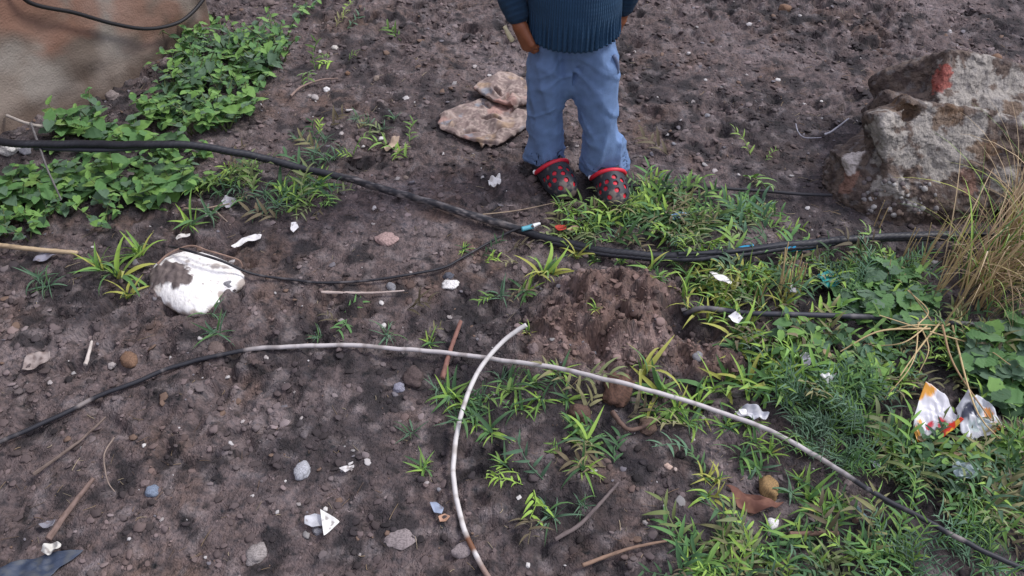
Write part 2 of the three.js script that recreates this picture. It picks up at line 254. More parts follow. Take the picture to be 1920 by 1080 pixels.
{ // loose crumbs of soil and grit
  seed(21); const white = std(1, 1, 1, 0.95);
  for (let k = 0; k < 3; k++) {
    const list = scatter(8500, (x, z, q) => 0.12 + 0.88 * sstep(-0.1, 0.3, fbm2(x * 5 + 60 + k * 9, z * 5, 3)) + Math.max(...moundMask(x, z)));
    stuff('soil_crumbs', instanced(stoneGeo(k + 1, 1, 0.75, 0.42), white, list, ([x, z]) => {
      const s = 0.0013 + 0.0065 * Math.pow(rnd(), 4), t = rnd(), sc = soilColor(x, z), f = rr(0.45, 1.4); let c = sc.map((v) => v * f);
      if (t > 0.987) { const v = rr(0.22, 0.5); c = [v, v * 0.96, v * 0.95]; } else if (t > 0.965) c = [0.15, 0.1, 0.075]; else if (t > 0.945) c = [0.15, 0.14, 0.155];
      return { pos: V(x, H(x, z) + s * 0.15, z), rot: [rr(-0.5, 0.5), rr(0, 6), rr(-0.5, 0.5)], scale: V(s * rr(0.8, 1.7), s * rr(0.5, 0.9), s * rr(0.8, 1.4)), color: c };
    }), 'loose crumbs of dark soil and grit on the ground', 'soil');
  }
  // dry plant litter
  const straw = new THREE.CylinderGeometry(0.5, 0.35, 1, 5, 3); { const p = straw.attributes.position; for (let i = 0; i < p.count; i++) p.setX(i, p.getX(i) + 3 * p.getY(i) * p.getY(i)); straw.computeVertexNormals(); }
  const list = scatter(1500, (x, z) => sstep(-0.25, 0.35, fbm2(x * 3 + 40, z * 3, 3)));
  stuff('plant_litter', instanced(straw, white, list, ([x, z]) => { const l = 0.006 + 0.03 * Math.pow(rnd(), 2.2), r = rr(0.0006, 0.0014), f = rr(0.5, 1.1); return { pos: V(x, H(x, z) + 0.0025, z), rot: [Math.PI / 2 + rr(-0.15, 0.15), rr(0, 6.28), 0], order: 'YXZ', scale: V(r, l, r), color: pick([[0.3 * f, 0.22 * f, 0.13 * f], [0.18 * f, 0.12 * f, 0.08 * f], [0.36 * f, 0.3 * f, 0.2 * f], [0.09 * f, 0.06 * f, 0.045 * f]]) }; }), 'bits of dry straw and twig littering the soil', 'litter');
}

// ---------------------------------------------------------------- plastered house at the edge of the yard
const plasterBump = grainTex(1024, (u, v) => 0.5 + 0.25 * n2p(u * 14, v * 14, 14) + 0.2 * n2p(u * 60, v * 60, 60) + 0.2 * n2p(u * 190, v * 190, 190) + 0.15 * n2p(u * 400, v * 400, 400));
{
  const house = group('plastered_house', 'weathered beige plaster house wall with flaking brick-red patches', 'house');
  const corners = [[-4.3, -1.55], [-2.08, -0.415], [-0.945, -2.56], [-3.1, -3.7]], plan = [];
  const N = corners.length, R = [0.1, 0.1, 0.05, 0.1];
  for (let i = 0; i < N; i++) {      // rounded footprint
    const p = corners[i], a = corners[(i + N - 1) % N], b = corners[(i + 1) % N], la = Math.hypot(a[0] - p[0], a[1] - p[1]), lb = Math.hypot(b[0] - p[0], b[1] - p[1]), r = R[i];
    for (let k = 0; k <= 8; k++) { const t = k / 8, s = [p[0] + (a[0] - p[0]) / la * r, p[1] + (a[1] - p[1]) / la * r], e = [p[0] + (b[0] - p[0]) / lb * r, p[1] + (b[1] - p[1]) / lb * r]; plan.push([lerp(lerp(s[0], p[0], t), lerp(p[0], e[0], t), t), lerp(lerp(s[1], p[1], t), lerp(p[1], e[1], t), t)]); }
  }
  plan.push(plan[0]);
  const dense = []; for (let i = 0; i < plan.length - 1; i++) { const [ax, az] = plan[i], [bx, bz] = plan[i + 1], l = Math.hypot(bx - ax, bz - az), n = Math.max(1, Math.ceil(l / 0.025)); for (let k = 0; k < n; k++) dense.push([lerp(ax, bx, k / n), lerp(az, bz, k / n)]); }
  const ys = []; for (let y = -0.08; y < 0.9; y += 0.02) ys.push(y); for (let y = 0.9; y <= 2.5; y += 0.1) ys.push(y);
  const pos = [], col = [], uv = [], idx = [], n = dense.length; let run = 0;
  const red = [[90, 25, 0.09], [150, 20, 0.07], [250, 25, 0.08], [310, 25, 0.07], [280, 50, 0.06], [400, 12, 0.05], [20, 5, 0.1], [395, 40, 0.04]], grey = [[215, 70, 0.07], [190, 15, 0.07], [215, 20, 0.05], [90, 150, 0.1], [22, 100, 0.05], [110, 140, 0.06]], dark = [[130, 85, 0.06], [160, 95, 0.06], [150, 115, 0.06], [330, 70, 0.05]];
  const wallAt = (px, py) => { // where that line of sight meets the wall
    const d = dirOf(px, py); let best = null; for (let i = 0; i < n; i++) { const [ax, az] = dense[i], [bx, bz] = dense[(i + 1) % n], det = d[0] * -(bz - az) + (bx - ax) * d[2]; if (Math.abs(det) < 1e-9) continue; const t = (ax * -(bz - az) + (bx - ax) * az) / det, s = (d[0] * az - d[2] * ax) / det; if (t > 0 && s >= 0 && s <= 1 && (best === null || t < best)) best = t; } return best === null ? null : [d[0] * best, CAM_H + d[1] * best, d[2] * best];
  };
  const spots = (l) => l.map(([a, b, r]) => [wallAt(a, b), r]).filter((s) => s[0]);
  const RS = spots(red), GS = spots(grey), DS = spots(dark), near = (S, x, y, z, e) => { let m = 0; for (const [c, r] of S) m = Math.max(m, sstep(1.25, 0.6, Math.hypot(x - c[0], y - c[1], z - c[2]) / r + e)); return m; };
  for (let i = 0; i <= n; i++) {
    const [x0, z0] = dense[i % n], [px, pz] = dense[(i + n - 1) % n], [qx, qz] = dense[(i + 1) % n], tl = Math.hypot(qx - px, qz - pz) || 1, nx = -(qz - pz) / tl, nz = (qx - px) / tl;
    if (i) run += Math.hypot(x0 - px, z0 - pz);
    for (const y of ys) {
      const b = -0.016 * fbm3(x0 * 3, y * 3, z0 * 3, 3) - 0.006 * n3(x0 * 22, y * 22, z0 * 22) - 0.025 * sstep(0.12, -0.03, y) + 0.01 * sstep(0.07, 0.02, y + 0.05 * n2(run * 8, 0)), x = x0 + nx * b, z = z0 + nz * b;
      pos.push(x, y, z); uv.push(run, y);
      const e = 1.4 * fbm3(x * 9, y * 9, z * 9, 4), f = fbm3(x * 4 + 9, y * 4, z * 4, 4);
      let c = mix3([0.205, 0.155, 0.125], [0.27, 0.225, 0.19], sstep(-0.2, 0.25, f));
      c = mix3(c, [0.31, 0.28, 0.25], 0.75 * near(GS, x, y, z, e));
      c = mix3(c, [0.12, 0.09, 0.07], 0.7 * near(DS, x, y, z, e * 0.9));
      const rn = Math.max(near(RS, x, y, z, e), y > 0.75 ? 0.7 * sstep(0.15, 0.3, f + e * 0.1) : 0); c = mix3(c, [0.27, 0.12, 0.075], 0.6 * rn);
      const splash = sstep(0.02, 0.3, fbm3(x * 7, y * 4 + 3, z * 7, 4) + 0.28 - y * 1.6); c = mix3(c, [0.12, 0.085, 0.065], splash * 0.8);
      col.push(...c);
    }
  }
  const m = ys.length; for (let i = 0; i < n; i++) for (let j = 0; j < m - 1; j++) { const a = i * m + j; idx.push(a, a + 1, a + m, a + 1, a + m + 1, a + m); }
  mesh('wall', geo(pos, idx, col, uv), vmat(0.95, { bumpMap: plasterBump, bumpScale: 0.0025 }), house);
  const sh = new THREE.Shape(plan.map(([x, z]) => new THREE.Vector2(x, -z))), rg = new THREE.ExtrudeGeometry(sh, { depth: 0.1, bevelEnabled: false }); rg.rotateX(-Math.PI / 2); rg.translate(0, 2.5, 0);
  mesh('roof', rg, std(0.2, 0.18, 0.17), house);
  // cord slung along the wall
  const hp = [[-60, -60], [40, -2], [130, 20], [200, 40], [265, 50], [320, 40], [352, 18], [378, -14], [395, -60]].map(([a, b]) => { const w = wallAt(clamp(a, 5, 400), b); const p = w ? V(...w) : null; return p; }).filter(Boolean).map((p) => p.add(V(0.02, 0, 0.012)));
  single('hanging_cord', tube(hp, 0.0055, { seg: 90, rad: 8 }), std(0.012, 0.011, 0.014, 0.6), 'thin black cord sagging in a loop across the plaster wall', 'cord');
}

// ---------------------------------------------------------------- broken concrete lump
{
  const bl = group('concrete_boulder', 'broken lump of old concrete with red paint and rust stains beside dry grass', 'rubble');
  const Q = (px, py, z) => { const v = atZ(px, py, z); return [v.x, v.y, v.z]; };
  const cCore = Q(1775, 275, -1.8), cMid = Q(1752, 262, -1.72), cLeft = Q(1672, 262, -1.71), cTop = Q(1815, 165, -1.86), cPl = Q(1602, 322, -1.7), cLow = Q(1728, 385, -1.65), cBack = Q(1715, 190, -1.9), cR = Q(1890, 310, -1.7);
  const holes = [[Q(1788, 178, -1.76), 0.016], [Q(1775, 218, -1.66), 0.03], [Q(1845, 268, -1.60), 0.022], [Q(1700, 215, -1.72), 0.024]];
  const rb = (x, y, z, c, h, r, yaw, roll, pitch = 0) => { let dx = x - c[0], dy = y - c[1], dz = z - c[2]; let C = Math.cos(yaw), S = Math.sin(yaw); [dx, dz] = [dx * C + dz * S, -dx * S + dz * C]; C = Math.cos(roll); S = Math.sin(roll); [dx, dy] = [dx * C + dy * S, -dx * S + dy * C]; C = Math.cos(pitch); S = Math.sin(pitch); [dy, dz] = [dy * C + dz * S, -dy * S + dz * C]; return rbox(dx, dy, dz, [0, 0, 0], h, r); };
  const sd = (x, y, z) => {
    const w = 0.012, X = x + w * n3(x * 11, y * 11, z * 11), Y = y + w * n3(x * 11 + 9, y * 11, z * 11), Z = z + w * n3(x * 11, y * 11 + 5, z * 11);
    let d = rb(X, Y, Z, cCore, [0.19, 0.13, 0.11], 0.03, 0.12, 0.1, -0.75);
    d = smin(d, rb(X, Y, Z, cMid, [0.115, 0.085, 0.05], 0.01, 0.12, -0.1, -0.6), 0.006);
    d = smin(d, rb(X, Y, Z, cLeft, [0.048, 0.078, 0.045], 0.008, -0.3, 0.12, -0.55), 0.005);
    d = smin(d, rb(X, Y, Z, cTop, [0.125, 0.07, 0.06], 0.01, -0.1, -0.25, -0.7), 0.006);
    d = smin(d, rb(X, Y, Z, cBack, [0.07, 0.1, 0.07], 0.02, 0.5, 0.75, -0.4), 0.02);
    d = smin(d, rb(X, Y, Z, cPl, [0.036, 0.056, 0.04], 0.01, -0.2, 0.25, -0.5), 0.008);
    d = smin(d, rb(X, Y, Z, cLow, [0.15, 0.075, 0.075], 0.02, 0.1, -0.12, -0.3), 0.02);
    d = smin(d, rb(X, Y, Z, cR, [0.11, 0.1, 0.09], 0.02, 0.3, -0.2, -0.6), 0.012);
    d = smin(d, ell(X, Y, Z, [0.99, 0.0, -1.73], [0.19, 0.11, 0.165]), 0.04);
    d += 0.006 * n3(x * 20, y * 20, z * 20) + 0.008 * Math.abs(n3(x * 38, y * 38, z * 38)) + 0.006 * Math.abs(n3(x * 80, y * 80, z * 80)) + 0.005 * Math.abs(n3(x * 150, y * 150, z * 150)) - 0.004;
    const agg = sstep(0.1, -0.1, y - 0.12 + 0.3 * n3(x * 6, y * 6, z * 6)); d -= agg * 0.014 * Math.max(0, n3(x * 75, y * 75 + 3, z * 75));
    for (const [c, r] of holes) d = Math.max(d, -(Math.hypot(x - c[0], y - c[1], z - c[2]) - r * (1 + 0.5 * n3(x * 40, y * 40, z * 40))));
    return d;
  };
  const g = isoMesh(sd, [0.66, -0.08, -2.12], [1.42, 0.42, -1.46], 0.005);
  const hit = (px, py) => { const d = dirOf(px, py); let t = 1.2; for (let i = 0; i < 200; i++) { const x = d[0] * t, y = CAM_H + d[1] * t, z = d[2] * t, s = sd(x, y, z); if (s < 0.001) return [x, y, z]; t += Math.max(0.002, s * 0.5); if (t > 3.2) return null; } return null; };
  const S = (l) => l.map(([a, b, r]) => [hit(a, b), r]).filter((s) => s[0]);
  const conc = S([[1830, 150, 0.055], [1790, 140, 0.035], [1810, 190, 0.05], [1870, 190, 0.05], [1900, 170, 0.05], [1660, 230, 0.05], [1665, 270, 0.05], [1750, 260, 0.06], [1790, 270, 0.06], [1830, 240, 0.04], [1760, 300, 0.05], [1660, 350, 0.03], [1690, 350, 0.03], [1715, 385, 0.02], [1740, 230, 0.04], [1900, 215, 0.05], [1690, 290, 0.04], [1890, 340, 0.04]]);
  const redS = S([[1765, 145, 0.026], [1755, 155, 0.022], [1775, 132, 0.02]]), rust = S([[1785, 217, 0.03], [1770, 220, 0.025], [1850, 280, 0.025], [1900, 205, 0.02], [1700, 205, 0.03]]), plaster = S([[1597, 295, 0.024], [1605, 290, 0.022], [1592, 312, 0.016]]), terra = S([[1590, 335, 0.022], [1585, 350, 0.018], [1815, 338, 0.024]]);
  const nb = (L, x, y, z, e) => { let m = 0; for (const [c, r] of L) m = Math.max(m, sstep(1.1, 0.92, Math.hypot(x - c[0], y - c[1], z - c[2]) / r + e)); return m; };
  paint(g, (x, y, z) => {
    const e = 1.9 * fbm3(x * 34, y * 34, z * 34, 4), f = n3(x * 90, y * 90, z * 90), k = 1 + 0.3 * f + 0.4 * fbm3(x * 30 + 4, y * 30, z * 30, 3);
    let c = mix3([0.07, 0.05, 0.043], [0.14, 0.105, 0.085], sstep(-0.2, 0.3, e));
    c = mix3(c, [0.33 * k, 0.305 * k, 0.275 * k], nb(conc, x, y, z, e));
    c = mix3(c, [0.19 * k, 0.18 * k, 0.18 * k], 0.5 * sstep(0.2, 0.45, n3(x * 60, y * 60, z * 60 + 8)));
    c = mix3(c, [0.15, 0.09, 0.05], 0.75 * nb(rust, x, y, z, e)); c = mix3(c, [0.33, 0.07, 0.05], 0.85 * nb(redS, x, y, z, e * 0.8));
    c = mix3(c, [0.27, 0.15, 0.11], 0.75 * nb(terra, x, y, z, e)); c = mix3(c, [0.54, 0.49, 0.46], 0.95 * nb(plaster, x, y, z, e * 0.8));
    return c;
  });
  const gu = boxUV(g); { const u = gu.attributes.uv.array; for (let i = 0; i < u.length; i++) u[i] *= 0.8; } mesh('concrete_mass', gu, vmat(0.95, { map: grainTex(1024, (a, b) => 0.86 + 0.2 * n2p(a * 150, b * 150, 150) + 0.22 * n2p(a * 330, b * 330, 330) + 0.1 * n2p(a * 30, b * 30, 30) - 0.3 * sstep(0.38, 0.5, n2p(a * 110 + 5, b * 110, 110))), bumpMap: plasterBump, bumpScale: 0.007 }), bl);
  seed(77); const am = [std(0.34, 0.33, 0.32), std(0.2, 0.19, 0.19), std(0.2, 0.15, 0.12), std(0.13, 0.11, 0.11)], sg = [1, 2, 3].map((s) => stoneGeo(s + 20, 1, 0.8, 0.25));
  for (let i = 0; i < 60; i++) { const h = hit(1620 + rr(0, 135), rr(335, 405)) ; if (!h || h[2] < -1.85) continue; const o = mesh('aggregate_stone', pick(sg), pick(am), bl); o.position.set(...h); o.scale.setScalar(rr(0.003, 0.0085)); o.rotation.set(rr(0, 6), rr(0, 6), rr(0, 6)); }
}

// ---------------------------------------------------------------- outlines laid on the ground -> thick irregular bodies
function slab(outline, height, { bottom = -0.01, rings = 14, around = 72, profile = (r) => Math.sqrt(Math.max(0, 1 - Math.pow(r, 4))), relief = () => 0, color = null, jag = 0.06, smoothGround = false } = {}) {
  const pts = outline.map(([a, b]) => PS(a, b)), c = pts.reduce((s, p) => s.add(p), V(0, 0, 0)).multiplyScalar(1 / pts.length);
  const curve = new THREE.CatmullRomCurve3(pts, true, 'catmullrom', 0.3), pos = [], col = [], idx = [], base = Hs(c.x, c.z) + 0.004;
  const ring = []; for (let i = 0; i < around; i++) ring.push(curve.getPoint(i / around));
  const edge = (x, z) => { let m = 9; for (const q of ring) m = Math.min(m, (q.x - x) ** 2 + (q.z - z) ** 2); return Math.sqrt(m); }; let dmax = 0; for (let k = 0; k < 12; k++) for (let i = 0; i < around; i += 4) dmax = Math.max(dmax, edge(lerp(c.x, ring[i].x, k / 12), lerp(c.z, ring[i].z, k / 12)));
  const put = (x, y, z, r) => { pos.push(x, y, z); if (color) col.push(...color(x, y, z, r)); };
  { const r0 = 1 - edge(c.x, c.z) / dmax; put(c.x, base + height * profile(r0) + relief(c.x, c.z, r0), c.z, r0); }
  for (let k = 1; k <= rings; k++) for (let i = 0; i < around; i++) {
    const r = k / rings, q = ring[i], j = 1 + jag * n2(q.x * 60, q.z * 60) * r, x = c.x + (q.x - c.x) * r * j, z = c.z + (q.z - c.z) * r * j;
    const re = k === rings ? 1 : clamp(1 - edge(x, z) / dmax); put(x, base + height * profile(re) + relief(x, z, re), z, re);
  }
  for (let i = 0; i < around; i++) { const o = pos.length; const k = (1 + (rings - 1) * around + i) * 3; put(pos[k], base + bottom, pos[k + 2], 1.05); }
  put(c.x, base + bottom, c.z, 1.05);
  for (let i = 0; i < around; i++) {
    const j = (i + 1) % around; idx.push(0, 1 + i, 1 + j);
    for (let k = 0; k < rings; k++) { const a = 1 + k * around + i, b = 1 + k * around + j; idx.push(a, a + around, b, b, a + around, b + around); }
    const o = 1 + rings * around; idx.push(o + around, o + j, o + i);
  }
  const g = geo(pos, idx, color ? col : null);
  const n = g.attributes.normal; if (n.getY(0) < 0) { for (let i = 0; i < idx.length; i += 3) { const t = idx[i]; idx[i] = idx[i + 1]; idx[i + 1] = t; } g.setIndex(idx); g.computeVertexNormals(); }
  return boxUV(g);
}
{ // white stone
  const mudC = [P(318, 535), P(335, 532), P(348, 545), P(300, 530)], mudR = [0.036, 0.03, 0.024, 0.022];
  const specks = [[360, 517, 0.0045], [380, 531, 0.003], [350, 487, 0.006], [343, 582, 0.009], [405, 500, 0.011], [420, 498, 0.008], [372, 577, 0.004]].map(([a, b, r]) => [P(a, b, 0.03), r]);
  const mud = (x, z) => { let m = 0; mudC.forEach((c, i) => { m = Math.max(m, sstep(1.15, 0.95, Math.hypot(x - c.x, z - c.z) / mudR[i] + 0.9 * fbm2(x * 45, z * 45, 3))); }); return m; };
  const out = [[281, 520], [290, 498], [318, 482], [345, 472], [380, 474], [415, 486], [445, 500], [461, 522], [455, 537], [438, 546], [420, 550], [413, 558], [412, 570], [392, 582], [372, 591], [348, 590], [322, 578], [298, 562], [284, 545]];
  single('white_stone', slab(out, 0.032, { rings: 46, around: 200, jag: 0.03, profile: (r) => Math.pow(Math.max(0, 1 - Math.pow(r, 2.6)), 0.7), relief: (x, z, r) => 0.004 * fbm2(x * 14, z * 14, 3) + 0.0015 * n2(x * 90, z * 90) + 0.006 * mud(x, z) * (0.6 + n2(x * 70, z * 70)),
    color: (x, y, z, r) => { let c = mix3([0.83, 0.82, 0.8], [0.72, 0.68, 0.62], sstep(0.1, 0.4, fbm2(x * 20, z * 20, 3))); const m = mud(x, z); for (const [p, q] of specks) c = mix3(c, [0.3, 0.26, 0.24], 0.8 * sstep(1.3, 0.6, Math.hypot(x - p.x, z - p.z) / q + 0.5 * n2(x * 90, z * 90))); c = mix3(c, [0.3, 0.24, 0.2], sstep(0.93, 1.0, r + 0.12 * n2(x * 50, z * 50)) * 0.8); c = mix3(c, [0.45, 0.4, 0.36], 0.7 * sstep(0.24, 0.34, fbm2(x * 70, z * 70, 3))); return mix3(c, mix3([0.1, 0.08, 0.078], [0.16, 0.13, 0.12], 0.5 + n2(x * 60, z * 60)), m); } }),
    vmat(1, { bumpMap: plasterBump, bumpScale: 0.002 }), 'smooth white stone with a dark patch of dried mud on it', 'stone');
}
{ // crumpled sack: a body and a folded-over flap
  const sack = group('crumpled_sack', 'dirty pale crumpled sack lying flat on the soil behind the child', 'sack');
  const cl = (x, y, z) => { const a = fbm2(x * 26, z * 26, 4), b = fbm2(x * 11 + 5, z * 11, 3), s = n2(x * 120, z * 120); let c = mix3([0.2, 0.148, 0.135], [0.36, 0.285, 0.25], sstep(-0.2, 0.25, a + 0.6 * s)); c = mix3(c, [0.46, 0.24, 0.2], 0.5 * sstep(0.12, 0.3, b)); c = mix3(c, [0.2, 0.26, 0.32], 0.55 * sstep(0.2, 0.32, fbm2(x * 17 + 22, z * 17, 3))); c = mix3(c, [0.4, 0.27, 0.15], 0.5 * sstep(0.15, 0.3, fbm2(x * 14 + 70, z * 14, 3))); return mix3(c, [0.13, 0.1, 0.09], 0.7 * sstep(0.16, 0.24, fbm2(x * 43 + 9, z * 43 + 7, 3) + 0.3 * s)); };
  const wr = (amp, o) => (x, z, r) => (1 - 0.6 * sstep(0.75, 1, r)) * (amp * crumple(x, z, 1, o) + amp * 0.3 * crumple(x, z, 2.2, o + 5));
  const folds = [[880, 248, 940, 259], [872, 259, 912, 264], [905, 268, 942, 262], [846, 224, 858, 214], [930, 232, 955, 228], [905, 178, 918, 186], [945, 182, 968, 172], [955, 198, 975, 188], [862, 236, 900, 230], [900, 205, 940, 214], [925, 165, 940, 176], [845, 240, 870, 252], [955, 248, 985, 232]].map(([a, b, c, d]) => [PS(a, b, 0.03), PS(c, d, 0.03)]);
  const crease = (x, z) => { let h = 0; folds.forEach(([a, b], i) => { const bx = b.x - a.x, bz = b.z - a.z, t = clamp(((x - a.x) * bx + (z - a.z) * bz) / (bx * bx + bz * bz)), d = Math.hypot(x - a.x - t * bx, z - a.z - t * bz) + 0.004 * n2(x * 50, z * 50), e = Math.sin(Math.PI * clamp(t * 0.9 + 0.05)); h += e * (-0.02 * Math.exp(-((d / 0.004) ** 2)) + 0.006 * Math.exp(-(((d - 0.011) / 0.006) ** 2))); }); return h; };
  const mat = vmat(0.85);
  const body = slab([[823, 235], [826, 215], [845, 203], [880, 192], [905, 186], [950, 196], [990, 205], [1010, 222], [985, 243], [955, 262], [935, 272], [900, 268], [868, 258], [842, 248]], 0.013, { bottom: 0.0, rings: 60, around: 200, jag: 0.05, profile: (r) => 0.3 + 0.7 * Math.pow(Math.max(0, 1 - r ** 7), 0.6), relief: ((w) => (x, z, r) => w(x, z, r) + crease(x, z))(wr(0.024, 2.9)), color: cl });
  const flap = slab([[888, 176], [900, 166], [925, 158], [935, 148], [960, 152], [982, 164], [998, 178], [1006, 200], [985, 209], [950, 208], [925, 200], [905, 188]], 0.018, { bottom: 0.004, rings: 50, around: 180, jag: 0.05, profile: (r) => 0.6 + 0.45 * Math.pow(Math.max(0, 1 - r ** 6), 0.6), relief: ((w) => (x, z, r) => w(x, z, r) + crease(x, z))(wr(0.024, 0.5)), color: cl });
  mesh('sack_body', body, mat, sack); mesh('sack_flap', flap, mat, sack).position.y = 0.018;
}

// ---------------------------------------------------------------- cables and wires
const line = (pts, r) => pts.map(([a, b, l = 0]) => PS(a, b, r + 0.004 + l));
const mudCoat = (black, t, p, k, bias) => mix3(black, k, sstep(0.05, 0.3, fbm3(p.x * 16 + 3, p.z * 16, p.y * 16, 3) + bias));
{ // the thick cable, two strands lying together that part into a bundle at the boulder
  const c = group('thick_cable', 'thick black cable lying across the whole yard in front of the child', 'cable');
  const A = [[-160, 232, 0.1], [0, 256, 0.1], [70, 264, 0.1], [150, 271, 0.1], [230, 272, 0.1], [300, 271, 0.095], [370, 274, 0.08], [440, 285, 0.055], [520, 303, 0.03], [600, 322, 0.01], [650, 334, 0.004], [740, 362], [850, 393], [960, 427], [1050, 453, 0.004], [1150, 473, 0.012], [1250, 481, 0.016], [1350, 476, 0.018], [1450, 464, 0.02], [1560, 452, 0.022], [1660, 445, 0.022], [1760, 442, 0.02], [1860, 445, 0.01], [1990, 470, 0]];
  const col = (t, p, a) => { const q = toPx(p.x, p.y, p.z)[0]; const worn = sstep(620, 680, q) * sstep(985, 940, q); return mix3([0.013, 0.014, 0.02], mix3([0.24, 0.215, 0.21], [0.09, 0.078, 0.075], clamp(0.5 + 1.2 * n3(p.x * 60, p.z * 60, a * 1.5))), worn * sstep(-0.05, 0.22, fbm3(p.x * 34 + Math.cos(a) * 1.2, p.z * 34 + Math.sin(a) * 1.2, 3, 3) + 0.03)); };
  const m = vmat(0.5);
  mesh('strand', tube(line(A, 0.0095), 0.0095, { kink: 0.005, seg: 700, rad: 14, color: col, ridges: 5, twist: 260, depth: 0.045 }), m, c);
  const B = A.slice(12).map(([a, b, l = 0], i) => [a, b + (i < 2 ? 0 : 6) + (i > 4 ? -2 * Math.sin(i) : 0), l]);
  mesh('strand', tube(line(B, 0.0062), 0.0062, { kink: 0.005, seg: 300, rad: 12, color: () => [0.014, 0.015, 0.022], ridges: 4, twist: 120, depth: 0.05 }), m, c);
  const C = [[1270, 476], [1370, 472], [1470, 459], [1570, 447], [1680, 440], [1790, 437], [1900, 443]];
  mesh('strand', tube(line(C.map(([a, b]) => [a, b, 0.03]), 0.005), 0.005, { seg: 200, rad: 12, color: () => [0.012, 0.014, 0.022] }), m, c);
  const tape = std(0.02, 0.28, 0.5, 0.45);
  for (const [x0, y0, x1, y1] of [[1385, 471, 1412, 466], [1470, 464, 1500, 461], [1505, 461, 1528, 459]]) mesh('blue_tape', tube([[x0, y0], [(x0 + x1) / 2, (y0 + y1) / 2], [x1, y1]].map(([a, b]) => PS(a, b, 0.03)), 0.0108, { seg: 16, rad: 12, wob: 0.25 }), tape, c);
  // lighter stripe of the same bundle near the wall
  mesh('strand', tube(line([[60, 268, 0.09], [130, 279, 0.09], [200, 281, 0.09], [262, 277, 0.09], [310, 272, 0.088]], 0.006), 0.006, { seg: 80, rad: 10, color: () => [0.03, 0.032, 0.045] }), m, c);
}
{ // long wire: black sheath, bare grey middle
  const A = [[-60, 850], [0, 830], [60, 804], [120, 776], [180, 745], [250, 716], [320, 690], [400, 668], [500, 653], [620, 648, 0.003], [720, 652, 0.006], [820, 660, 0.008], [920, 672, 0.014], [1050, 692, 0.032], [1160, 716, 0.06], [1230, 735, 0.05], [1350, 772, 0.03], [1450, 812, 0.03], [1550, 866, 0.04], [1650, 930, 0.045], [1750, 984, 0.045], [1850, 1034, 0.04], [1990, 1098, 0.03]];
  const col = (t, p) => { const q = toPx(p.x, p.y, p.z)[0], e = 90 * n3(p.x * 30, 0, p.z * 30) + 60 * n3(p.x * 90, 0, p.z * 90); const bare = sstep(430, 560, q + e) * sstep(1640, 1540, q + e); const b = mix3([0.018, 0.019, 0.026], [0.24, 0.21, 0.2], 0.9 * sstep(0.1, 0.28, fbm3(p.x * 22, p.z * 22, 0, 3))); return mix3(b, mix3([0.5, 0.47, 0.47], [0.3, 0.27, 0.26], sstep(0, 0.3, fbm3(p.x * 40, p.z * 40, 0, 3))), bare); };
  single('long_wire', tube(line(A, 0.0048), 0.0048, { kink: 0.004, seg: 420, rad: 10, color: col, wob: 0.08 }), vmat(0.6), 'long wire with black ends and bare pale grey middle bowed over the soil', 'wire');
  const B = [[986, 608, 0.05], [968, 620, 0.046], [945, 638, 0.04], [915, 671, 0.033], [893, 705, 0.026], [872, 755, 0.018], [857, 810, 0.012], [850, 870, 0.006], [855, 930, 0.003], [868, 985], [886, 1028], [905, 1065], [935, 1110]];
  const colB = (t, p) => { const q = toPx(p.x, p.y, p.z)[1]; const j = sstep(1003, 1012, q) * sstep(1040, 1030, q); return mix3(mix3([0.58, 0.56, 0.55], [0.36, 0.33, 0.31], sstep(0, 0.3, fbm3(p.x * 40, p.z * 40, 3, 3))), [0.16, 0.07, 0.035], Math.max(j, 0.8 * sstep(1035, 1075, q + 20 * n3(p.x * 100, p.z * 100, 0)))); };
  single('pale_wire', tube(line(B, 0.0048), 0.0048, { kink: 0.003, seg: 260, rad: 10, color: colB, wob: 0.08 }), vmat(0.6), 'short bare whitish wire curving towards the mound, brown joint near one end', 'wire');
}
single('thin_black_cord', tube([[318, 462, 0.012], [345, 468, 0.05], [380, 478, 0.056], [420, 491, 0.05], [458, 508, 0.02], [490, 517, 0.006], [545, 524], [600, 530], [680, 527], [760, 516], [830, 502], [862, 486], [890, 470], [930, 448, 0.004], [968, 430, 0.02], [1000, 424, 0.03]].map(([a, b, l = 0]) => PS(a, b, 0.004 + l)), 0.003, { seg: 300, rad: 8, color: (t, p) => mix3([0.016, 0.016, 0.022], [0.2, 0.18, 0.18], (t > 0.72 ? 0.7 : 0.35) * sstep(0.05, 0.3, fbm3(p.x * 30, p.z * 30, 0, 3))) }), vmat(0.6), 'thin black cord running over the white stone towards the thick cable', 'cord');
{ const c = group('cord_plug', 'small pale blue and white cord end resting against the thick cable', 'plug'); mesh('sleeve', tube([[978, 430], [990, 427], [1000, 424]].map(([a, b]) => PS(a, b, 0.03)), 0.006, { seg: 14, rad: 10 }), std(0.1, 0.36, 0.45, 0.5), c); mesh('tip', tube([[999, 424], [1006, 421], [1013, 419]].map(([a, b]) => PS(a, b, 0.032)), 0.0055, { seg: 12, rad: 10, rEnd: 0.003 }), std(0.7, 0.72, 0.72, 0.5), c); }
single('buried_hose', tube(line([[1285, 572, 0.004], [1320, 578, 0.01], [1400, 587, 0.02], [1500, 590, 0.024], [1600, 593, 0.026], [1690, 598, 0.026], [1790, 606, 0.02], [1880, 612, 0.016], [1990, 622]], 0.006), 0.006, { seg: 220, rad: 10, color: (t, p) => mix3([0.03, 0.032, 0.045], [0.18, 0.17, 0.17], 0.8 * sstep(0.05, 0.3, fbm3(p.x * 25, p.z * 25, 0, 3))) }), vmat(0.55), 'dark slate hose running through the weeds from the dug mound', 'hose');
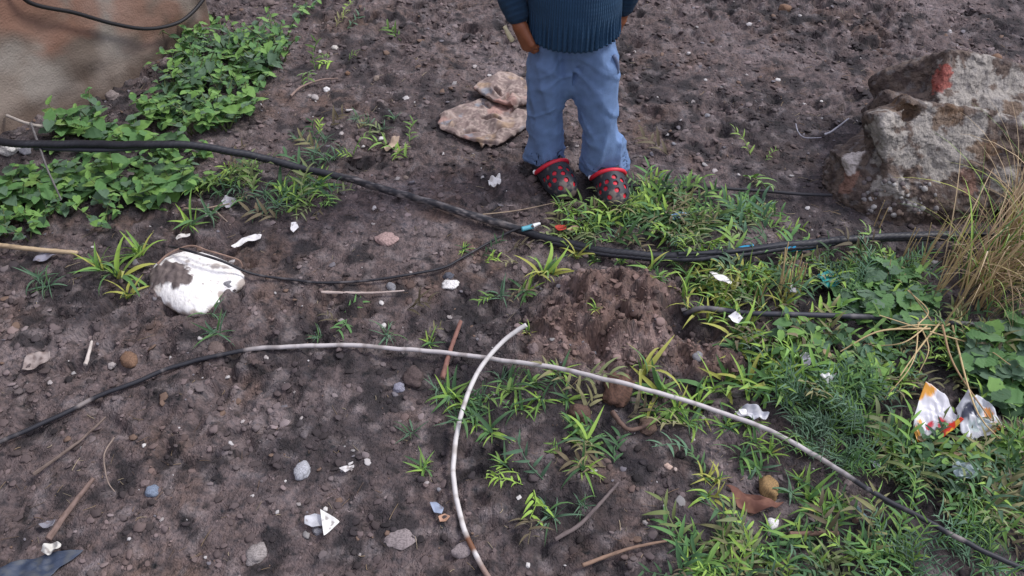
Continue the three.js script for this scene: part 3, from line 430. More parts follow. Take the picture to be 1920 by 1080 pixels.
single('half_buried_cord', tube(line([[1175, 348], [1260, 352], [1340, 353], [1430, 358], [1500, 364], [1560, 366]], 0.004), 0.004, { seg: 160, rad: 8 }), std(0.02, 0.02, 0.026, 0.7), 'dark cord on the soil between the child and the concrete lump', 'cord');

// ---------------------------------------------------------------- sticks
const bark = (c, d) => (t, p, a) => mix3(c, d, sstep(-0.15, 0.3, fbm3(p.x * 50 + a, p.z * 50, p.y * 50, 3)));
function stick(name, pts, r, c, d, label, category = 'stick', rEnd = null, grp = undefined) { return single(name, tube(pts.map(([a, b, l = 0]) => PS(a, b, r + 0.003 + l)), r, { seg: 60, rad: 9, color: bark(c, d), wob: 0.22, rEnd }), vmat(0.9), label, category, grp); }
stick('brown_stick', [[90, 1012], [130, 955], [175, 897]], 0.0062, [0.2, 0.14, 0.12], [0.12, 0.08, 0.065], 'straight brown stick lying on dark soil beside a blue plastic sheet', 'stick', 0.004);
stick('thin_twig', [[62, 890], [110, 856], [145, 830], [175, 804], [198, 782]], 0.0038, [0.17, 0.13, 0.11], [0.09, 0.065, 0.055], 'long thin brown twig parallel to the black end of the long wire', 'twig', 0.002);
stick('curled_twig', [[214, 820], [196, 850], [197, 880], [203, 905], [215, 922]], 0.0016, [0.28, 0.22, 0.18], [0.18, 0.14, 0.12], 'hair-thin curled twig on the bare soil', 'twig', 0.001);
stick('reddish_stick', [[829, 710, 0.004], [845, 655, 0.002], [864, 602, 0.01]], 0.0058, [0.24, 0.12, 0.095], [0.15, 0.075, 0.06], 'short reddish brown stick tucked under the long wire', 'stick', 0.0042);
stick('pale_splinter', [[602, 548], [650, 549], [700, 549], [758, 545]], 0.0036, [0.5, 0.42, 0.38], [0.34, 0.27, 0.24], 'flat pale splinter of wood on the soil beside the thin black cord', 'splinter', 0.0018);
stick('bent_twig', [[1092, 1060], [1140, 1042], [1190, 1026], [1250, 1014]], 0.0038, [0.26, 0.17, 0.12], [0.17, 0.11, 0.08], 'slim brown twig lying on soil next to the trailing grass', 'twig', 0.0022);
stick('grey_twig', [[1040, 1012], [1085, 985], [1115, 955], [1160, 905]], 0.0042, [0.15, 0.12, 0.115], [0.09, 0.07, 0.07], 'half sunken grey twig on damp soil', 'twig', 0.003);
stick('root_piece', [[1148, 772], [1165, 795], [1185, 806], [1225, 792], [1238, 780]], 0.0055, [0.14, 0.09, 0.07], [0.09, 0.055, 0.045], 'dark bent root sticking out of the soil below the clod', 'root', 0.003);
stick('bamboo_cane', [[-60, 452, 0.01], [0, 460, 0.01], [70, 468, 0.006], [145, 474, 0.002]], 0.0062, [0.5, 0.39, 0.25], [0.34, 0.25, 0.16], 'straw coloured cane lying on soil below the leafy weeds', 'cane', 0.005);
stick('pale_stick', [[160, 684], [166, 665], [172, 640]], 0.0042, [0.55, 0.5, 0.46], [0.38, 0.33, 0.3], 'short whitish stick on bare soil below the broad grass', 'stick', 0.003);
stick('arched_root', [[545, 180], [565, 163], [600, 150], [634, 147]], 0.0035, [0.27, 0.19, 0.16], [0.19, 0.14, 0.12], 'thin arched root on bare soil beside the wall weeds', 'root', 0.002);
stick('dry_twig', [[430, 382, 0.02], [400, 388, 0.012], [372, 392, 0.008], [345, 390, 0.004]], 0.0022, [0.4, 0.3, 0.22], [0.25, 0.18, 0.14], 'brown dry stem lying below the grass by the thick cable', 'stem', 0.0012);
stick('crossed_stem', [[400, 392, 0.01], [420, 410, 0.006], [432, 422]], 0.002, [0.34, 0.26, 0.2], [0.22, 0.17, 0.14], 'short crooked stem crossing the dry stem below the grass', 'stem', 0.0012);
stick('stem_over_stone', [[295, 495, 0.02], [320, 474, 0.034], [358, 461, 0.05], [390, 470, 0.055], [425, 480, 0.05], [448, 488, 0.03], [455, 500, 0.01]], 0.0026, [0.33, 0.22, 0.17], [0.2, 0.13, 0.1], 'dry brown stem bent along the top of the white stone', 'stem', 0.0016);
stick('fallen_straw', [[905, 402], [945, 398], [985, 392], [1040, 380, 0.015]], 0.0016, [0.36, 0.28, 0.2], [0.25, 0.19, 0.14], 'thin straw lying behind the thick cable', 'straw', 0.001);
stick('brown_stick_in_grass', [[1480, 1001], [1520, 1000], [1572, 1000]], 0.005, [0.2, 0.12, 0.09], [0.13, 0.08, 0.06], 'short brown stick half hidden by low grass', 'stick', 0.004);
stick('teal_peg', [[1605, 950, 0.01], [1620, 968, 0.01], [1630, 982, 0.006]], 0.004, [0.2, 0.3, 0.32], [0.13, 0.2, 0.22], 'grey green plastic peg on soil beside the long wire', 'peg');
stick('pale_wire_offcut', [[12, 216, 0.03], [30, 224, 0.03], [52, 232, 0.03], [80, 237, 0.03], [100, 234, 0.03], [118, 224, 0.03]], 0.004, [0.4, 0.36, 0.32], [0.25, 0.22, 0.2], 'pale bent wire lying at the foot of the plaster wall', 'wire');
stick('grey_leaning_stalk', [[58, 232, 0.06], [75, 280, 0.1], [90, 320, 0.08], [115, 375, 0.04]], 0.0032, [0.16, 0.15, 0.15], [0.09, 0.085, 0.09], 'grey dead stalk leaning over the leafy weeds and the thick cable', 'stalk', 0.002);
stick('white_twig', [[1546, 252, 0.01], [1560, 246, 0.014], [1592, 222, 0.04]], 0.003, [0.5, 0.5, 0.54], [0.32, 0.31, 0.34], 'whitish twig beside the concrete lump', 'twig', 0.002);
stick('white_fibre', [[1492, 232], [1497, 248], [1510, 258], [1540, 258]], 0.0014, [0.36, 0.36, 0.42], [0.25, 0.25, 0.3], 'curled whitish fibre on damp soil beside the white twig', 'fibre', 0.001);

// ---------------------------------------------------------------- stones, chips and scraps
seed(99);
const rocks = [...Array(8)].map((_, i) => stoneGeo(i + 3, 3, 0.6, 0.22)), clodG = [...Array(4)].map((_, i) => { const g = stoneGeo(i + 63, 5, 0.7, 0.2), p = g.attributes.position; for (let k = 0; k < p.count; k++) { const x = p.getX(k), y = p.getY(k), z = p.getZ(k), q = 1 + 0.22 * Math.abs(n3(x * 3 + i, y * 3, z * 3)) + 0.2 * Math.abs(n3(x * 7, y * 7 + i, z * 7)) + 0.1 * n3(x * 15, y * 15, z * 15); p.setXYZ(k, x * q * 0.92, y * q * 0.92, z * q * 0.92); } g.computeVertexNormals(); return g; }), chipsG = [...Array(6)].map((_, i) => stoneGeo(i + 33, 2, 0.35, 0.42));
function speckled(c, d, s) { return grainTex(128, (u, v) => { const t = sstep(-0.15, 0.3, n2p(u * 18 + s, v * 18, 18) + 0.6 * n2p(u * 50, v * 50 + s, 50)); return mix3(c, d, t).map((x) => Math.pow(x, 1 / 2.2)); }, true); }
const rockMats = {};
function rockMat(c) { const k = c.join(); if (!rockMats[k]) { const t = speckled(c, c.map((v) => v * 0.6), Object.keys(rockMats).length); rockMats[k] = new THREE.MeshStandardMaterial({ map: t, roughness: 0.9 }); } return rockMats[k]; }
for (const g of [...rocks, ...chipsG, ...clodG]) { const p = g.attributes.position, u = new Float32Array(p.count * 2); for (let i = 0; i < p.count; i++) { u[2 * i] = p.getX(i) * 0.4 + p.getY(i) * 0.2; u[2 * i + 1] = p.getZ(i) * 0.4 + p.getY(i) * 0.3; } g.setAttribute('uv', new THREE.BufferAttribute(u, 2)); }
const WHITE = [0.78, 0.77, 0.76], PALE = [0.42, 0.38, 0.37], GREY = [0.25, 0.25, 0.27], BLUE = [0.2, 0.25, 0.33], TAN = [0.24, 0.19, 0.16], RUSTY = [0.2, 0.115, 0.07], PINK = [0.4, 0.28, 0.26];
function rock(name, px, py, w, c, label, grp, { flat = 1, sink = 0.3, list = rocks, ratio = 0.8, turn = null, cat = 'stone' } = {}) {
  const o = single(name, pick(list), rockMat(c), label, cat, grp), s = w / 2 * mpp(px, py), p = P(px, py, s * 0.5 * flat * (1 - 2 * sink)); o.position.copy(p); o.scale.set(s, s * flat, s * ratio); o.rotation.y = turn ?? rr(0, 6); return o;
}
rock('blue_stone', 285, 921, 29, BLUE, 'rounded blue-grey stone on dark soil above the brown stick');
rock('speckled_stone', 567, 882, 36, [0.42, 0.43, 0.46], 'knobbly light grey speckled stone on bare soil', undefined, { flat: 1.1 });
rock('flat_stone', 480, 1038, 46, [0.3, 0.27, 0.26], 'flat light grey-brown stone sunk in dark soil', undefined, { flat: 0.8 });
rock('slab_stone', 870, 1030, 50, [0.26, 0.22, 0.22], 'flat brownish stone under the brown joint of the pale wire', undefined, { flat: 0.6, ratio: 0.6, turn: 0.4 });
rock('buried_stone', 750, 1012, 62, [0.27, 0.23, 0.23], 'broad pale stone mostly buried in soil', undefined, { flat: 0.4, ratio: 0.7 });
rock('pink_stone', 725, 446, 42, PINK, 'flat pinkish stone on bare soil in front of the thick cable', undefined, { flat: 0.5, turn: 0.2 });
rock('dark_pebble', 841, 517, 20, [0.09, 0.095, 0.12], 'dark slate pebble touching a white chip');
rock('white_chip', 845, 533, 30, WHITE, 'bright white wedge-shaped chip on bare soil by the thin cord', undefined, { list: chipsG, flat: 0.9, turn: 0.3 });
rock('grey_pebble', 733, 537, 22, GREY, 'grey pebble beside the pale splinter of wood');
rock('brown_stone', 243, 677, 40, RUSTY, 'lumpy rust brown stone on bare soil below the white stone', undefined, { ratio: 0.7 });
rock('round_grey_stone', 211, 688, 18, PALE, 'small round grey stone next to the rust brown stone');
rock('brown_pebble_pair', 405, 652, 36, [0.15, 0.11, 0.1], 'dull brown stone beside the black stretch of the long wire');
rock('ochre_stone', 1440, 914, 48, [0.3, 0.19, 0.08], 'ochre brown stone beside a dark red-brown leaf', undefined, { flat: 1.2, ratio: 0.7 });
rock('white_pebble', 1447, 986, 26, WHITE, 'round white pebble among low grass blades', undefined, { flat: 1.2 });
rock('tan_pebble', 1253, 875, 15, [0.62, 0.46, 0.38], 'pinkish cream pebble on bare soil below the grass', undefined, { flat: 1.2 });
rock('small_cream_pebble', 1266, 880, 9, [0.55, 0.45, 0.4], 'tiny cream pebble touching the pinkish cream pebble', undefined, { flat: 1.2 });
rock('wall_rubble', 612, 168, 15, WHITE, 'white pebble below the arched root'); rock('wall_rubble', 590, 183, 16, PALE, 'cream pebble of a close pair by the wall weeds'); rock('wall_rubble', 627, 90, 15, [0.6, 0.57, 0.52], 'lone cream pebble on soil far from the cables'); rock('wall_rubble', 580, 180, 10, PALE, 'smaller cream pebble of a close pair by the wall weeds');
rock('white_block', 18, 274, 42, [0.66, 0.65, 0.62], 'white broken block under the thick cable near the wall', undefined, { flat: 1.5, list: chipsG }); rock('grey_chunk', 48, 283, 24, [0.2, 0.2, 0.23], 'grey chunk beside the white broken block');
rock('soil_clod', 1160, 732, 74, [0.13, 0.066, 0.045], 'large red-brown clod of earth below the wire and the mound', undefined, { flat: 0.95, ratio: 0.75, cat: 'clod', list: clodG });
rock('soil_clod', 1086, 775, 46, [0.11, 0.062, 0.045], 'red-brown clod of earth beside the larger clod', undefined, { flat: 1.1, cat: 'clod', list: clodG });
rock('soil_clod', 775, 708, 46, [0.085, 0.06, 0.057], 'dark brown clod of earth beside the reddish stick', undefined, { flat: 0.8, cat: 'clod', list: clodG });
rock('soil_clod', 1000, 655, 26, [0.2, 0.15, 0.145], 'greyish clod at the foot of the dug mound', undefined, { flat: 1.1, cat: 'clod', list: clodG });
rock('soil_clod', 1215, 800, 40, [0.12, 0.075, 0.055], 'flat brown clod beside the bent root', undefined, { flat: 0.7, cat: 'clod', list: clodG });
rock('blue_grey_pebble', 748, 727, 26, [0.27, 0.27, 0.33], 'blue-grey pebble on bare soil beside the dark brown clod'); rock('wall_rubble', 210, 180, 30, [0.24, 0.2, 0.19], 'grey rubble stone at the foot of the wall', undefined, {}); rock('wall_rubble', 136, 226, 16, PINK, 'pinkish rubble bit at the wall foot beside the pale wire');
const smallPale = [[320, 670], [498, 668], [500, 672], [553, 735], [430, 716], [565, 784], [535, 902], [303, 974], [473, 930], [660, 880], [973, 933], [1320, 783], [1299, 823], [770, 510], [715, 568], [842, 594], [516, 549], [550, 420], [720, 610], [640, 600], [1385, 328], [1120, 265], [1190, 97], [925, 240], [680, 270], [640, 250], [715, 260], [745, 335], [905, 332], [890, 125], [985, 300], [1082, 270], [1250, 255], [1340, 320], [1458, 150], [1300, 190], [1500, 30], [1400, 140], [1540, 190], [700, 420], [375, 635], [95, 720], [610, 955], [560, 945], [385, 1045], [455, 790], [270, 835], [675, 1040], [520, 960], [800, 905], [990, 1060], [1210, 980], [1330, 1040]];
smallPale.forEach(([a, b], i) => rock('pale_pebble', a, b, rr(6, 12), [[0.5, 0.48, 0.47], PALE, [0.66, 0.64, 0.62], [0.34, 0.31, 0.3]][i % 4], 'small pale pebble or chip scattered on the bare soil', 'small pale pebbles on bare soil', { list: i % 2 ? chipsG : rocks, cat: 'pebble' }));
for (let i = 0; i < 45; i++) { const l = scatter(1, (x, z, q) => (q[0] > 1350 && q[1] > 450 ? 0.1 : q[0] < 430 && q[1] < 440 ? 0 : 1))[0]; rock('brown_pebble', l[2][0], l[2][1], 7 + 20 * rnd() ** 2, pick([TAN, GREY, [0.17, 0.13, 0.12], RUSTY, [0.14, 0.12, 0.125]]), 'dull brown or grey pebble scattered on the bare soil', 'dull pebbles on bare soil', { cat: 'pebble' }); }
// thin scraps: curled sheets with a thickness
function scrap(name, outline, c, label, cat, { curl = 0.012, lift = 0.004, thick = 0.0012, rough = 0.6, d = null, grp = undefined, freq = 40 } = {}) {
  const pts = outline.map(([a, b, l = 0]) => PS(a, b, lift + l)), cen = pts.reduce((s, p) => s.add(p), V(0, 0, 0)).multiplyScalar(1 / pts.length), pos = [], idx = [], col = [], A = 56, R = 12, curve = new THREE.CatmullRomCurve3(pts, true, 'catmullrom', 0.12);
  const rel = (x, z, r) => curl * (0.35 + 0.7 * n2(x * freq + 3, z * freq)) * (0.4 + 0.6 * r) + curl * 0.6 * crumple(x, z, 2.2, freq);
  for (const s of [1, -1]) { pos.push(cen.x, cen.y + rel(cen.x, cen.z, 0) + s * thick / 2, cen.z); for (let k = 1; k <= R; k++) for (let i = 0; i < A; i++) { const q = curve.getPoint(i / A), r = k / R, x = lerp(cen.x, q.x, r), z = lerp(cen.z, q.z, r), y = lerp(cen.y, q.y, r); pos.push(x, y + rel(x, z, r) + s * thick / 2, z); } }
  const n1 = 1 + A * R; for (const o of [0, n1]) for (let i = 0; i < A; i++) { const j = (i + 1) % A, f = (a, b, e) => o ? idx.push(a, e, b) : idx.push(a, b, e); f(o, o + 1 + j, o + 1 + i); for (let k = 0; k < R - 1; k++) { const a = o + 1 + k * A + i, b = o + 1 + k * A + j; f(a, b, a + A); f(b, b + A, a + A); } }
  for (let i = 0; i < A; i++) { const j = (i + 1) % A, a = 1 + (R - 1) * A; idx.push(a + i, a + j, n1 + a + i, a + j, n1 + a + j, n1 + a + i); }
  const g = geo(pos, idx); paint(g, (x, y, z) => d ? mix3(c, d, sstep(-0.1, 0.25, fbm2(x * 60, z * 60, 3))) : mix3(c.map((v) => v * (1 + 0.25 * n2(x * 80, z * 80))), [0.13, 0.1, 0.095], 0.65 * sstep(0.12, 0.3, fbm2(x * 90 + 5, z * 90, 3)))); return single(name, g, vmat(rough, { side: THREE.DoubleSide }), label, cat, grp);
}
scrap('triangular_shard', [[601, 956, 0.012], [637, 980, 0.006], [608, 1006, 0.004]], [0.78, 0.78, 0.74], 'white triangular plastic shard on dark soil', 'shard', { curl: 0.006 });
scrap('grey_plastic_chip', [[573, 972], [590, 966], [606, 968], [604, 986], [586, 990], [572, 985]], [0.42, 0.43, 0.46], 'crumpled light grey plastic chip beside the triangular shard', 'plastic scrap');
scrap('white_strip', [[434, 463], [455, 448], [478, 441], [491, 442], [488, 448], [466, 454], [440, 467]], WHITE, 'narrow white plastic strip lying on soil above the white stone', 'strip', { curl: 0.008 });
scrap('white_flake', [[547, 420], [556, 418], [560, 426], [550, 436], [545, 432]], WHITE, 'white flake beside the pinkish flat stone and the grass', 'flake', { curl: 0.008 });
scrap('white_peel', [[330, 449], [342, 440], [356, 437], [357, 443], [343, 449], [333, 453]], [0.62, 0.6, 0.58], 'curled whitish peel above the white stone', 'peel', { curl: 0.01 });
scrap('crumpled_paper', [[915, 342], [925, 334], [938, 336], [940, 350], [930, 357], [918, 352]], [0.75, 0.74, 0.72], 'crumpled white paper on soil beside the clogs', 'paper', { curl: 0.025, freq: 70, d: [0.6, 0.58, 0.56] });
scrap('dry_leaf', [[720, 278], [735, 266], [750, 262], [746, 272], [735, 282], [724, 284]], [0.42, 0.32, 0.24], 'dry curled tan leaf on soil behind the thick cable', 'leaf', { curl: 0.02, rough: 0.9 });
scrap('tan_scrap', [[742, 440 - 160], [752, 276], [748, 288], [738, 286]], [0.36, 0.27, 0.21], 'small tan scrap touching the dry curled leaf', 'scrap', { curl: 0.01 });
scrap('pale_rag', [[40, 692], [48, 676], [62, 665], [85, 662], [97, 664], [95, 678], [70, 688], [52, 696]], [0.34, 0.29, 0.27], 'pale dirty rag scrap half trodden into the soil', 'rag', { curl: 0.016, d: [0.16, 0.12, 0.11], rough: 0.95 });
scrap('blue_plastic_sheet', [[-20, 1082], [40, 1054], [100, 1042], [158, 1034], [140, 1050], [112, 1066], [84, 1092], [-20, 1104]], [0.03, 0.045, 0.08], 'dark blue crumpled plastic sheet trodden into soil', 'plastic sheet', { curl: 0.02, d: [0.07, 0.08, 0.095], rough: 0.55, freq: 22, lift: -0.002 });
scrap('white_crumple', [[78, 1034], [100, 1020], [118, 1024], [112, 1036], [92, 1044]], [0.55, 0.54, 0.5], 'crumpled white scrap at the edge of the blue plastic sheet', 'scrap', { curl: 0.022, freq: 70, lift: 0.012 });
scrap('grey_rag_bit', [[74, 985], [88, 976], [106, 977], [100, 988], [82, 992]], [0.2, 0.2, 0.23], 'small grey scrap tucked beside the brown stick', 'scrap', { curl: 0.012 });
scrap('blue_scrap', [[806, 945], [818, 942], [832, 955], [828, 966], [814, 962]], [0.25, 0.3, 0.4], 'pale bluish plastic scrap on bare soil', 'plastic scrap', { curl: 0.016 });
scrap('orange_chip', [[822, 970], [834, 964], [844, 970], [836, 980], [825, 980]], [0.4, 0.23, 0.15], 'orange brown chip next to the bluish scrap', 'chip', { curl: 0.008 });
scrap('curled_scrap', [[636, 880], [648, 876], [664, 873], [664, 880], [648, 888]], [0.58, 0.56, 0.55], 'small curled white scrap on bare soil', 'scrap', { curl: 0.012 });
scrap('red_scrap', [[1040, 426], [1050, 421], [1062, 424], [1060, 433], [1046, 436]], [0.55, 0.06, 0.04], 'bright red scrap beside the thick cable and the cord end', 'scrap', { curl: 0.012, lift: 0.012 });
scrap('brown_leaf_scrap', [[1062, 433], [1080, 424], [1086, 427], [1068, 437]], [0.45, 0.3, 0.2], 'tan leaf scrap touching the red scrap', 'leaf', { curl: 0.01, lift: 0.012 });
scrap('blue_wrapper', [[1258, 405], [1272, 400], [1288, 403], [1284, 412], [1264, 413]], [0.12, 0.3, 0.55], 'crumpled bright blue wrapper in the grass behind the cable', 'wrapper', { curl: 0.018, lift: 0.02, d: [0.35, 0.5, 0.65] });
scrap('grey_leaf', [[62, 490], [78, 474], [98, 471], [109, 477], [96, 486], [74, 492]], [0.22, 0.22, 0.27], 'grey-blue dead leaf lying below the straw coloured cane', 'leaf', { curl: 0.012 });
scrap('teal_wrapper', [[1530, 520], [1552, 512], [1575, 518], [1572, 536], [1545, 542]], [0.03, 0.35, 0.35], 'teal plastic wrapper buried in grass beside the broad leaves', 'wrapper', { curl: 0.02, lift: 0.015, d: [0.02, 0.22, 0.2] });
scrap('white_paper_strip', [[1330, 512, 0.02], [1346, 514, 0.02], [1372, 528, 0.016], [1368, 534, 0.016], [1340, 524, 0.02]], WHITE, 'white paper strip in the grass between the cable and the hose', 'paper', { curl: 0.01, lift: 0.02 });
scrap('white_tissue', [[1364, 596, 0.01], [1378, 592, 0.01], [1392, 600, 0.01], [1384, 610, 0.01], [1370, 606, 0.01]], [0.72, 0.72, 0.73], 'white tissue scrap just under the slate hose', 'tissue', { curl: 0.022, lift: 0.018 });
scrap('torn_white_plastic', [[1536, 706, 0.02], [1552, 702, 0.02], [1566, 706, 0.02], [1560, 714, 0.015], [1556, 728, 0.01], [1548, 716, 0.01]], [0.76, 0.77, 0.78], 'torn white plastic bit standing in the grass', 'plastic scrap', { curl: 0.02, lift: 0.02, freq: 80 });
scrap('grey_plastic_bit', [[1500, 668, 0.02], [1515, 662, 0.02], [1522, 676, 0.02], [1515, 690, 0.015], [1502, 684, 0.015]], [0.5, 0.5, 0.55], 'light grey plastic bit behind the torn white plastic', 'plastic scrap', { curl: 0.022, lift: 0.018, freq: 70 });
scrap('clear_plastic_bag', [[1376, 775, 0.01], [1398, 766, 0.02], [1425, 766, 0.02], [1441, 778, 0.01], [1434, 792, 0.006], [1408, 790, 0.01], [1388, 784, 0.008]], [0.4, 0.41, 0.46], 'crumpled greyish plastic bag piece beneath the long wire', 'plastic bag', { curl: 0.025, d: [0.62, 0.62, 0.65], rough: 0.35, freq: 60 });
scrap('white_bag_corner', [[1384, 772, 0.02], [1398, 768, 0.02], [1402, 776, 0.016], [1390, 780, 0.016]], [0.8, 0.8, 0.8], 'small white scrap lying on the greyish plastic bag piece', 'scrap', { curl: 0.014, lift: 0.016 });
scrap('red_brown_leaf', [[1360, 912, 0.008], [1392, 926, 0.004], [1430, 938, 0.006], [1470, 940, 0.008], [1450, 956, 0.004], [1415, 964], [1382, 952]], [0.12, 0.05, 0.035], 'large dead red-brown leaf lying on soil among low grass', 'leaf', { curl: 0.018, d: [0.19, 0.09, 0.06], rough: 0.85, freq: 30 });
scrap('white_chip_in_weeds', [[1636, 822], [1644, 820], [1648, 832], [1640, 834]], WHITE, 'white chip on dark soil below the snack packet', 'chip', { curl: 0.01 });
scrap('grey_foil', [[1632, 868], [1646, 866], [1650, 878], [1636, 880]], [0.4, 0.42, 0.5], 'grey-blue foil bit in the grass by the long wire', 'foil', { curl: 0.012, lift: 0.015 });
scrap('pale_film', [[1780, 880, 0.02], [1810, 870, 0.02], [1832, 882, 0.02], [1824, 900, 0.02], [1790, 898, 0.02]], [0.3, 0.38, 0.4], 'pale film of plastic tangled in the grass below the packet', 'plastic film', { curl: 0.02, lift: 0.015 });
scrap('white_scrap_by_straw', [[1478, 540, 0.03], [1490, 536, 0.03], [1492, 552, 0.02], [1480, 554, 0.02]], [0.55, 0.54, 0.56], 'whitish scrap at the base of the cut dry stalks', 'scrap', { curl: 0.014 });
scrap('pale_bark', [[445, 372 + 4], [425, 372], [416, 380], [424, 392], [432, 386]], [0.36, 0.35, 0.38], 'pale grey bark scrap at the edge of the cable grass', 'bark', { curl: 0.016 });
// snack packet, torn open: two crumpled panels
{
  const pk = group('snack_packet', 'torn white and orange snack packet with red print lying in the weeds', 'packet');
  const panel = (name, out, seedN, paintFn) => {
    const pts = out.map(([a, b, l]) => PS(a, b, l)), A = 72, R = 22, pos = [], idx = [], uvs = [], cen = pts.reduce((s, p) => s.add(p), V(0, 0, 0)).multiplyScalar(1 / pts.length), curve = new THREE.CatmullRomCurve3(pts, true, 'catmullrom', 0.05);
    const rel = (x, z, r) => 0.02 * crumple(x, z, 1.6, seedN) + 0.008 * crumple(x, z, 3.4, seedN);
    for (const s of [1, -1]) { pos.push(cen.x, cen.y + rel(cen.x, cen.z, 0) + s * 0.0008, cen.z); for (let k = 1; k <= R; k++) for (let i = 0; i < A; i++) { const q = curve.getPoint(i / A), r = k / R, x = lerp(cen.x, q.x, r), z = lerp(cen.z, q.z, r); pos.push(x, lerp(cen.y, q.y, r) + rel(x, z, r) + s * 0.0008, z); } }
    const n1 = 1 + A * R; for (const o of [0, n1]) for (let i = 0; i < A; i++) { const j = (i + 1) % A, f = (a, b, e) => o ? idx.push(a, e, b) : idx.push(a, b, e); f(o, o + 1 + j, o + 1 + i); for (let k = 0; k < R - 1; k++) { const a = o + 1 + k * A + i, b = o + 1 + k * A + j; f(a, b, a + A); f(b, b + A, a + A); } }
    for (let i = 0; i < A; i++) { const j = (i + 1) % A, a = 1 + (R - 1) * A; idx.push(a + i, a + j, n1 + a + i, a + j, n1 + a + j, n1 + a + i); }
    const g = paint(geo(pos, idx), paintFn); return mesh(name, g, vmat(0.35, { side: THREE.DoubleSide }), pk);
  };
  const sp = (l) => l.map(([a, b, r]) => [PS(a, b, 0.074 - 0.042 * (b - 715) / 110), r]), hit = (L, x, z, e) => { let m = 0; for (const [p, r] of L) m = Math.max(m, sstep(1.2, 0.85, Math.hypot(x - p.x, z - p.z) / r + e)); return m; };
  const OR = sp([[1735, 722, 0.012], [1745, 728, 0.01], [1728, 735, 0.008], [1722, 818, 0.012], [1724, 800, 0.007], [1727, 785, 0.005], [1785, 812, 0.014], [1795, 800, 0.008], [1712, 798, 0.004]]), RD = sp([[1780, 798, 0.011], [1770, 806, 0.01], [1790, 790, 0.008], [1772, 786, 0.008], [1748, 790, 0.006], [1742, 795, 0.005], [1800, 788, 0.007], [1766, 783, 0.004]]);
  panel('front_panel', [[1736, 715, 0.07], [1758, 730, 0.065], [1780, 750, 0.055], [1792, 770, 0.045], [1808, 786, 0.04], [1790, 800, 0.03], [1760, 812, 0.028], [1722, 828, 0.03], [1714, 805, 0.035], [1715, 780, 0.045], [1724, 750, 0.055]], 3, (x, y, z) => { const e = 0.5 * n2(x * 120, z * 120), k = 0.88 + 0.25 * fbm2(x * 50, z * 50, 3); let c = [0.68 * k, 0.68 * k, 0.73 * k]; c = mix3(c, [0.66, 0.3, 0.03], hit(OR, x, z, e)); return mix3(c, [0.55, 0.03, 0.05], hit(RD, x, z, e * 1.6)); });
  const DK = sp([[1818, 765, 0.01], [1812, 775, 0.008], [1835, 770, 0.006]]), O2 = sp([[1858, 770, 0.008], [1874, 800, 0.01], [1856, 762, 0.006], [1880, 805, 0.006]]), G2 = sp([[1835, 760, 0.012], [1848, 785, 0.012], [1830, 795, 0.01]]);
  panel('back_panel', [[1792, 766, 0.045], [1806, 745, 0.06], [1814, 732, 0.075], [1822, 745, 0.06], [1838, 738, 0.055], [1855, 752, 0.05], [1868, 775, 0.045], [1884, 800, 0.04], [1862, 812, 0.03], [1838, 818, 0.028], [1816, 828, 0.026], [1802, 808, 0.03]], 9, (x, y, z) => { const e = 0.5 * n2(x * 120, z * 120), k = 0.85 + 0.5 * fbm2(x * 60, z * 60, 3); let c = [0.56 * k, 0.58 * k, 0.62 * k]; c = mix3(c, [0.22, 0.3, 0.3], 0.8 * hit(G2, x, z, e * 1.5)); c = mix3(c, [0.03, 0.035, 0.06], hit(DK, x, z, e)); return mix3(c, [0.5, 0.18, 0.02], hit(O2, x, z, e)); });
  panel('torn_edge', [[1766, 806, 0.045], [1780, 794, 0.055], [1800, 783, 0.06], [1806, 788, 0.055], [1790, 802, 0.045], [1772, 814, 0.04]], 5, (x, y, z) => mix3([0.62, 0.04, 0.02], [0.72, 0.4, 0.05], sstep(0, 0.2, n2(x * 90, z * 90))));
}

// ---------------------------------------------------------------- plants
const GREEN = { bright: [0.29, 0.47, 0.07], fresh: [0.17, 0.34, 0.06], mid: [0.085, 0.21, 0.055], deep: [0.038, 0.11, 0.036], blue: [0.09, 0.19, 0.105], yellow: [0.4, 0.42, 0.08], lime: [0.17, 0.3, 0.06], weedlight: [0.17, 0.34, 0.07], weed: [0.09, 0.225, 0.055], weedgrey: [0.085, 0.165, 0.09], straw: [0.55, 0.42, 0.25], tan: [0.36, 0.25, 0.14] };
const LM = {}; for (const k in GREEN) LM[k] = leafMat(...GREEN[k]);
const stemMat = std(0.1, 0.13, 0.045, 0.8), strawMat = std(0.5, 0.38, 0.2, 0.8), strawDark = std(0.33, 0.22, 0.12, 0.85);

// blade: grows along +y from the origin, arches towards +z
function blade(len, wid, bend, fold = 0.25, seg = 6, base = 0.55) {
  const pos = [], idx = []; let y = 0, z = 0, a = 0;
  for (let i = 0; i <= seg; i++) {
    const t = i / seg, w = wid * 0.5 * (t < 0.3 ? lerp(base, 1, t / 0.3) : Math.pow(1 - (t - 0.3) / 0.7, 0.75)); 
    pos.push(-w, y, z, 0, y - fold * w * Math.sin(a) * 0, z - 0, w, y, z);
    const k = 3 * i * 3; const up = fold * w; pos[k + 1] += up * Math.sin(a); pos[k + 2] -= up * Math.cos(a) * -1 * 0 + up * Math.cos(a); pos[k + 7] += up * Math.sin(a); pos[k + 8] -= up * Math.cos(a);
    a = bend * Math.pow(t + 0.5 / seg, 1.2); y += Math.cos(a) * len / seg; z += Math.sin(a) * len / seg;
  }
  for (let i = 0; i < seg; i++) for (let j = 0; j < 2; j++) { const a = i * 3 + j; idx.push(a, a + 3, a + 1, a + 1, a + 3, a + 4); }
  return geo(pos, idx);
}
